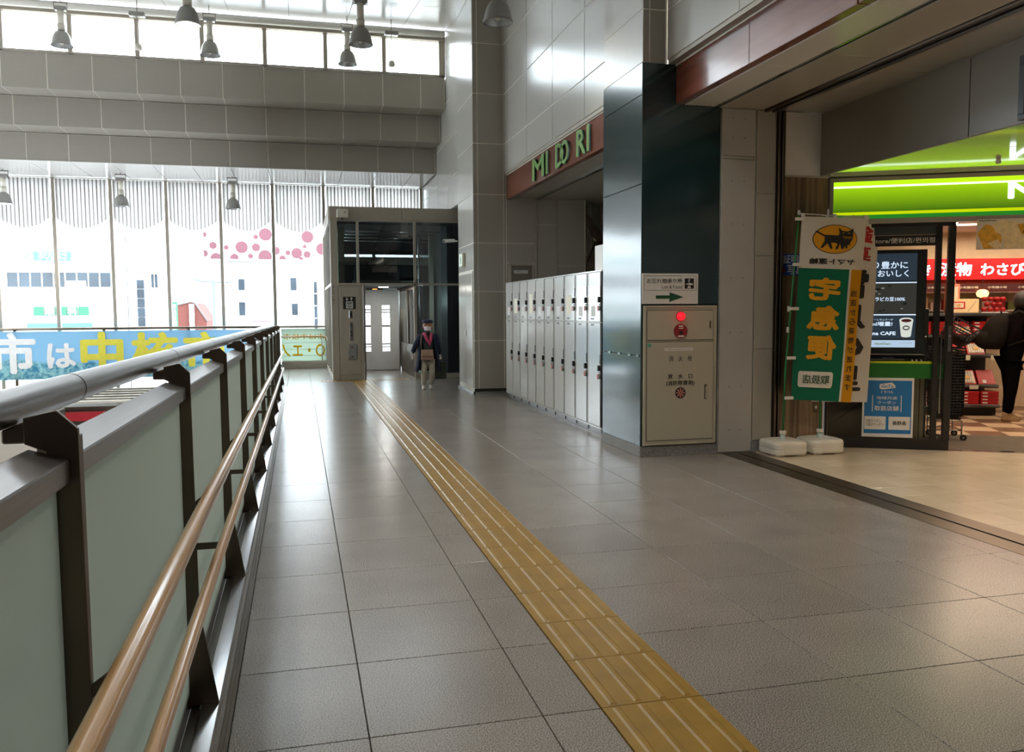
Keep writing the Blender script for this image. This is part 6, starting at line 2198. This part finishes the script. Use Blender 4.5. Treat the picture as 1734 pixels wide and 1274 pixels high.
# scarf, cross body bag and strap, shoes
b = TB(tfl)
b.tube([(-.075, .0, 1.10), (-.06, -.07, 1.10), (-.02, -.10, 1.0), (.035, -.115, .92), (.05, -.115, .87)], [.025, .03, .034, .03, .012], 10).build('scarf', M_scarf, la)
b = TB(tfl)
b.tube([(.085, .0, 1.10), (.075, -.07, 1.09), (.06, -.10, .99), (.05, -.115, .90)], [.025, .028, .03, .016], 10).build('scarf', M_scarf, la)
bg = empty('shoulder_bag', tfl((0, -.16, .56)), 'tan leather cross body bag worn by the walking person', 'bag')
b = TB(tfl)
b.hexa([(-.135, -.20, .585), (.125, -.20, .575), (.125, -.12, .575), (-.135, -.12, .585), (-.125, -.19, .78), (.105, -.19, .78), (.105, -.125, .78), (-.125, -.125, .78)]).build('body', M_bagb, bg, .018, segs=2)
b = TB(tfl)
b.hexa([(-.13, -.207, .66), (.112, -.207, .66), (.112, -.195, .66), (-.13, -.195, .66), (-.125, -.20, .79), (.105, -.20, .79), (.105, -.12, .79), (-.125, -.12, .79)]).build('flap', mat('tan_leather_flap', (160, 132, 112), .45), bg, .01)
b = TB(tfl)
b.tube([(-.12, -.15, .78), (-.135, -.12, .92), (-.12, -.08, 1.07), (-.10, .02, 1.10)], .009, 6).build('strap', M_bagb, bg)
b = TB(tfl)
b.tube([(-.12, .0, .78), (-.11, -.155, .78), (.09, -.155, .78)], .008, 6).build('strap', M_bagb, bg)
for cx_, cy_ in ((-.088, -.03), (.05, .04)):
    b = TB(tfl)
    b.loft([((cx_, cy_ - .02, 0), .036, .085), ((cx_, cy_ - .02, .02), .038, .088), ((cx_, cy_ - .012, .045), .034, .07), ((cx_, cy_ + .02, .075), .03, .04), ((cx_, cy_ + .025, .09), .028, .034)], 16).build('shoe', M_shoe, la)
sb = empty('shopping_bag', tfl((.27, .02, .2)), 'dark olive shopping bag carried low by the walking person', 'bag')
b = TB(tfl)
b.hexa([(.14, -.03, .20), (.365, -.03, .20), (.365, .09, .20), (.14, .09, .20), (.15, -.03, .545), (.355, -.03, .545), (.355, .09, .545), (.15, .09, .545)]).build('body', mat('olive_bag_cloth', (40, 44, 30), .7, noise=.15), sb, .012)
b = TB(tfl)
b.tube([(.19, .03, .54), (.225, .02, .60), (.27, .02, .60), (.31, .03, .54)], .006, 6).build('handle', M_black, sb)

# shopper seen from behind, backpack on the back, facing right
PX_, PY_ = 9.40, 9.50
a2 = math.radians(-16)
def tfs(v):
    v = Vector(v)
    c_, s_ = math.cos(a2), math.sin(a2)
    return Vector((PX_ + v.x * c_ - v.y * s_, PY_ + v.x * s_ + v.y * c_, v.z))


M_blk = mat('black_clothes', (13, 12, 13), .95, spec=.0, noise=.15, scale=12)
sh = empty('person', (PX_, PY_, 0), 'shopper in black clothes with short black hair standing at the souvenir shelves', 'person')
J = dict(pel=(.02, 0, .90, .135, .15), belly=(.03, 0, 1.06, .135, .15), chest=(.06, 0, 1.30, .14, .17), neck=(.10, 0, 1.50, .055), hd=(.13, 0, 1.58, .06), sL=(.08, -.19, 1.40, .07), eL=(.18, -.25, 1.14, .052), wL=(.36, -.22, 1.06, .035),
         sR=(.08, .19, 1.40, .07), eR=(.20, .25, 1.14, .052), wR=(.40, .20, 1.10, .035), hL=(.0, -.09, .84, .10), kL=(-.01, -.08, .46, .07), aL=(-.04, -.06, .09, .045), hR=(.03, .09, .84, .10), kR=(.06, .08, .46, .07), aR=(.05, .09, .09, .045))
skin('body', J, E1, M_blk, sh, tfs, 'pel')
JJ = dict(pel=(.03, 0, .98, .15, .17), belly=(.04, 0, 1.10, .15, .18), chest=(.06, 0, 1.30, .155, .19), nk=(.09, 0, 1.45, .08), sL=(.08, -.20, 1.40, .085), eL=(.18, -.26, 1.14, .068), wL=(.34, -.23, 1.07, .05), sR=(.08, .20, 1.40, .085), eR=(.20, .26, 1.14, .068), wR=(.38, .21, 1.10, .05))
skin('jacket', JJ, [('pel', 'belly'), ('belly', 'chest'), ('chest', 'nk'), ('chest', 'sL'), ('sL', 'eL'), ('eL', 'wL'), ('chest', 'sR'), ('sR', 'eR'), ('eR', 'wR')], mat('dark_jacket', (20, 15, 17), .95, spec=.0, noise=.1), sh, tfs, 'pel')
JT = dict(pel=(.02, 0, .92, .15, .16), hL=(.0, -.085, .80, .115), kL=(-.01, -.08, .46, .088), cL=(-.03, -.07, .28, .078), aL=(-.04, -.06, .10, .068), hR=(.03, .085, .80, .115), kR=(.06, .08, .46, .088), cR=(.06, .08, .28, .078), aR=(.05, .09, .10, .068))
skin('trousers', JT, [('pel', 'hL'), ('hL', 'kL'), ('kL', 'cL'), ('cL', 'aL'), ('pel', 'hR'), ('hR', 'kR'), ('kR', 'cR'), ('cR', 'aR')], M_blk, sh, tfs, 'pel')
hc2 = Vector((.15, 0, 1.645))
head(sh, tfs, hc2, .10, M_skinf, M_blk, face=(1, 0))
b = TB(tfs)
b.loft([(hc2 + Vector((-.045, 0, -.10)), .05, .075), (hc2 + Vector((-.03, 0, -.05)), .085, .098), (hc2 + Vector((-.02, 0, .02)), .102, .106), (hc2 + Vector((-.006, 0, .07)), .104, .104), (hc2 + Vector((-.0, 0, .115)), .08, .08), (hc2 + Vector((0, 0, .138)), .03, .03)], 20).build('hair', mat('black_hair', (22, 18, 16), .5, noise=.3, scale=80), sh)
hand(sh, tfs, (.36, -.22, 1.06), (.9, .1, .1), 1, M_skinf, L=.17)
hand(sh, tfs, (.40, .20, 1.10), (.9, -.1, .1), -1, M_skinf, L=.17)
M_tansh = mat('tan_shoe', (150, 122, 88), .5)
for cx_, cy_ in ((-.03, -.06), (.07, .09)):
    b = TB(tfs)
    b.loft([((cx_ + .04, cy_, 0), .125, .042), ((cx_ + .04, cy_, .03), .13, .046), ((cx_ + .01, cy_, .06), .09, .042), ((cx_ - .02, cy_, .10), .055, .04), ((cx_ - .02, cy_, .13), .05, .04)], 16).build('shoe', M_tansh, sh)
bpk = empty('backpack', tfs((-.25, -.05, 1.05)), 'dark grey backpack worn by the shopper in black', 'bag')
b = TB(tfs)
M_pack = mat('charcoal_pack_cloth', (30, 27, 25), .95, spec=.03, noise=.15, scale=10)
rings = [((-.27, -.02, .99), .10, .12), ((-.275, -.02, 1.02), .15, .16), ((-.255, -.02, 1.15), .17, .175), ((-.215, -.02, 1.30), .145, .17), ((-.165, -.02, 1.42), .10, .145), ((-.13, -.02, 1.465), .05, .09)]
b.loft(rings, 24).build('main_pocket', M_pack, bpk)
b = TB(tfs)
b.loft([((-.38, -.02, 1.02), .045, .10), ((-.40, -.02, 1.06), .06, .12), ((-.39, -.02, 1.17), .055, .12), ((-.36, -.02, 1.23), .03, .09)], 18).build('front_pocket', M_pack, bpk)
b = TB(tfs)
b.tube([(-.10, -.14, 1.44), (.0, -.17, 1.50), (.12, -.20, 1.44), (.20, -.20, 1.30), (.10, -.21, 1.12), (-.12, -.17, 1.04)], [.02, .022, .022, .02, .012, .01], 8).build('strap', M_pack, bpk)
b = TB(tfs)
b.tube([(-.16, -.05, 1.46), (-.15, -.03, 1.50), (-.13, .02, 1.50), (-.12, .04, 1.45)], .008, 6).build('grab_handle', M_pack, bpk)

# ================================================================== CITY beyond the windows
gd = bx('ground', mat('pale_asphalt', (150, 150, 150), .8), None, -90, 60, 25.5, 140, -8.2, -8.0, kind='structure')
M_bwhite = mat('white_render', (235, 235, 235), .8, noise=.02)
M_bwin = mat('blue_window_glass', (0.018, 0.028, 0.040), .3, srgb=False, noise=.5, scale=.8)
M_teal = mat('teal_sign', (0.06, .25, .22), .6, srgb=False)
M_grn = mat('green_sign', (0.02, .15, .07), .6, srgb=False)
M_bframe = mat('grey_window_frame', (0.10, .10, .10), .6, srgb=False)


def bld(name, x0, x1, y0, y1, z1, lab, m_=None):
    t = empty(name, ((x0 + x1) / 2, y0, -8), lab, 'building')
    bx('wall', m_ or M_bwhite, t, x0, x1, y0, y1, -8, z1)
    return t


ba = bld('clinic_building', -20, -9.2, 50, 62, 9, 'white clinic building with a blue window band, farthest left outside')
F50 = FY(49.95)
for i in range(9):
    a0 = -14.95 + i * .565
    w = fbx('window', M_bwin, ba, F50, a0 + .03, a0 + .53, 2.93, 3.70, 0, .05)
    fbx('frame', M_white, w, F50, a0 - .03, a0 + .03, 2.90, 3.74, .05, .08)
fbx('sign_board', M_teal, ba, F50, -13.62, -11.80, 4.32, 4.80, 0, .1)
text('コンタクトの', F50, -13.35, -12.0, 4.58, 4.76, .1, M_bwhite, ba, bold=.03)
text('アイシティ', F50, -13.35, -12.0, 4.36, 4.55, .1, M_bwhite, ba, bold=.03)
B().fdisc(F50, -14.05, 4.64, .15, 0, .05, 20).build('round_mark', M_teal, ba)
B().fdisc(F50, -14.05, 4.64, .11, .05, .07, 20).build('round_mark', M_bwhite, ba)
fbx('banner_notice', M_bwhite, ba, F50, -12.05, -11.10, 2.93, 3.25, .09, .12)
text('眼科受付中', F50, -11.98, -11.3, 3.08, 3.20, .12, M_redp, ba)
for i in range(9):
    a0 = -14.95 + i * .565
    for a_ in (a0,):
        fbx('frame_line', M_bframe, ba, F50, a_, a_ + .02, 1.30, 2.05, 0, .04)
fbx('frame_line', M_bframe, ba, F50, -14.95, -13.80, 2.03, 2.05, 0, .04)
fbx('frame_line', M_bframe, ba, F50, -14.95, -10.0, 1.28, 1.30, 0, .04)
for a0, a1 in ((-13.75, -13.25), (-13.2, -12.7), (-12.65, -12.15), (-12.1, -11.6), (-11.55, -11.05)):
    fbx('green_window', M_grn, ba, F50, a0, a1, 1.40, 1.88, 0, .04)
text('眼', F50, -13.2, -12.72, 1.42, 1.88, .04, M_bwhite, ba, bold=.03)
text('科', F50, -12.08, -11.62, 1.42, 1.88, .04, M_bwhite, ba, bold=.03)
fbx('lower_sign', M_teal, ba, F50, -14.1, -10.9, .75, 1.0, 0, .05)
bb_ = bld('corner_building', -9.15, -6.0, 50.5, 59, 7.5, 'white corner building with a tall blue stair window, outside')
Fq5 = FY(50.45)
for z in (3.34, 2.82, 2.30, 1.78, 1.26):
    fbx('stair_window', M_bwin, bb_, Fq5, -8.68, -8.30, z - .49, z, 0, .05)
fbx('window', M_bwin, bb_, Fq5, -7.92, -7.60, 2.92, 3.66, 0, .05)
fbx('frame', M_white, bb_, Fq5, -7.77, -7.74, 2.92, 3.66, .05, .08)
fbx('window', M_bframe, bb_, Fq5, -7.88, -7.52, 2.02, 2.05, 0, .05)
bc = bld('brick_building', -5.95, -4.55, 45, 50, .2, 'small red brick gabled building outside beyond the banner', mat('red_brick', (0.12, .03, .022), .8, srgb=False))
B().prism([(-5.95, 45, .2), (-4.55, 45, .2), (-4.55, 45, 1.1), (-5.10, 45, 1.98), (-5.30, 45, 2.05), (-5.95, 45, 1.85)], (0, 5, 0)).build('gable', MATS['red_brick'], bc)
B().tube([(-5.95, 44.95, 1.88), (-5.25, 44.95, 2.06), (-5.08, 44.95, 2.0), (-4.5, 44.95, 1.05)], .03, 6).build('eaves', M_bframe, bc)
fbx('vertical_sign', M_bwhite, bc, FY(44.9), -5.33, -5.10, .2, 1.95, 0, .1)
text('コーヒー', FY(44.8), -5.30, -5.13, .9, 1.75, 0, M_bframe, bc, vertical=True)
vs2 = empty('vertical_sign', (-5.9, 44, -8), 'narrow green vertical street sign with white characters, outside', 'sign')
fbx('board', M_grn, vs2, FY(44), -6.02, -5.76, .5, 2.04, 0, .15)
text('市民新聞社', FY(43.85), -5.98, -5.80, .6, 1.96, 0, M_bwhite, vs2, vertical=True)
B().tube([(-5.89, 44.08, -8), (-5.89, 44.08, .5)], .05, 8).build('post', M_bframe, vs2)
bd = bld('dotted_building', -7.0, 12, 60, 72, 4.95, 'large white building with red polka dots on its upper wall, outside')
bx('dotted_panel', M_bwhite, bd, -6.08, 12, 59.5, 60, 5.05, 9.0)
F60 = FY(59.5)
M_dot = mat('red_dot_print', (0.11, .032, .045), .7, srgb=False)
zz = 60 / 24.0
for px, py, r in ((401, 0, 0),):
    pass
cams = lambda px, py: (px, py)
for X_, Z_, r in ((-6.0, 6.65, .17), (-5.45, 5.95, .24), (-6.0, 5.42, .22), (-5.28, 5.06 + .05, .35), (-4.62, 5.83, .16), (-3.64, 5.85, .40), (-4.12, 5.15, .27), (-3.09, 5.27, .17), (-2.72, 6.55, .16), (-2.72, 5.85, .27), (-2.1, 6.72, .42), (-2.15, 5.25, .44), (-1.45, 5.65, .27), (-.66, 5.52, .17), (-.08, 5.50, .36), (-1.02, 5.12, .22), (.60, 5.42, .24), (.45, 5.95, .13), (.65, 6.6, .4), (.2, 5.1, .14), (1.6, 5.8, .4), (2.6, 5.5, .3)):
    n = 24
    pts = [(X_ + r * math.cos(2 * math.pi * k / n), max(5.06, Z_ + r * math.sin(2 * math.pi * k / n))) for k in range(n)]
    B().fpoly(F60, pts, 0, .04).build('dot', M_dot, bd)
fbx('parapet', M_bframe, bd, FY(59.3), -4.9, -2.9, 4.82, 4.92, 0, .1)
fbx('parapet', M_bframe, bd, FY(59.3), -2.2, 1.5, 4.90, 4.95, 0, .1)
F59 = FY(60)
for X_, z0, z1 in ((-3.75, 3.0, 3.75), (-.35, 3.0, 3.85), (-3.75, 1.3, 2.2), (-.3, 1.3, 2.1)):
    fbx('window', M_bwin, bd, F59, X_ - .2, X_ + .2, z0, z1, 0, .05)
for z in (3.6, 2.75, 1.9, 1.05):
    fbx('stair_window', M_bwin, bd, F59, 1.0, 1.22, z - .78, z, 0, .05)
fbx('pink_frame', mat('pink_sign', (.35, .07, .28), .6, srgb=False), bd, FY(59.9), -3.1, -1.9, .85, .92, 0, .1)
fbx('pink_frame', MATS['pink_sign'], bd, FY(59.9), -3.1, -1.9, 1.18, 1.22, 0, .1)
text('喫茶軽食', FY(59.8), -3.0, -2.0, .95, 1.15, 0, MATS['pink_sign'], bd)
sl_ = empty('street_lamp', (-2.77, 30, -8), 'grey twin arm street lamp outside the window', 'street lamp')
M_slp = mat('grey_lamp_post', (.14, .17, .21), .5, srgb=False)
B().tube([(-2.77, 30, -8), (-2.77, 30, 2.62)], [.09, .055], 12).build('pole', M_slp, sl_)
B().tube([(-2.77, 30, 2.55), (-3.1, 30, 2.56), (-3.38, 30, 2.64)], [.02, .025, .03], 8).build('arm', M_slp, sl_)
B().tube([(-2.77, 30, 2.55), (-2.45, 30, 2.54), (-2.15, 30, 2.56)], [.02, .025, .03], 8).build('arm', M_slp, sl_)
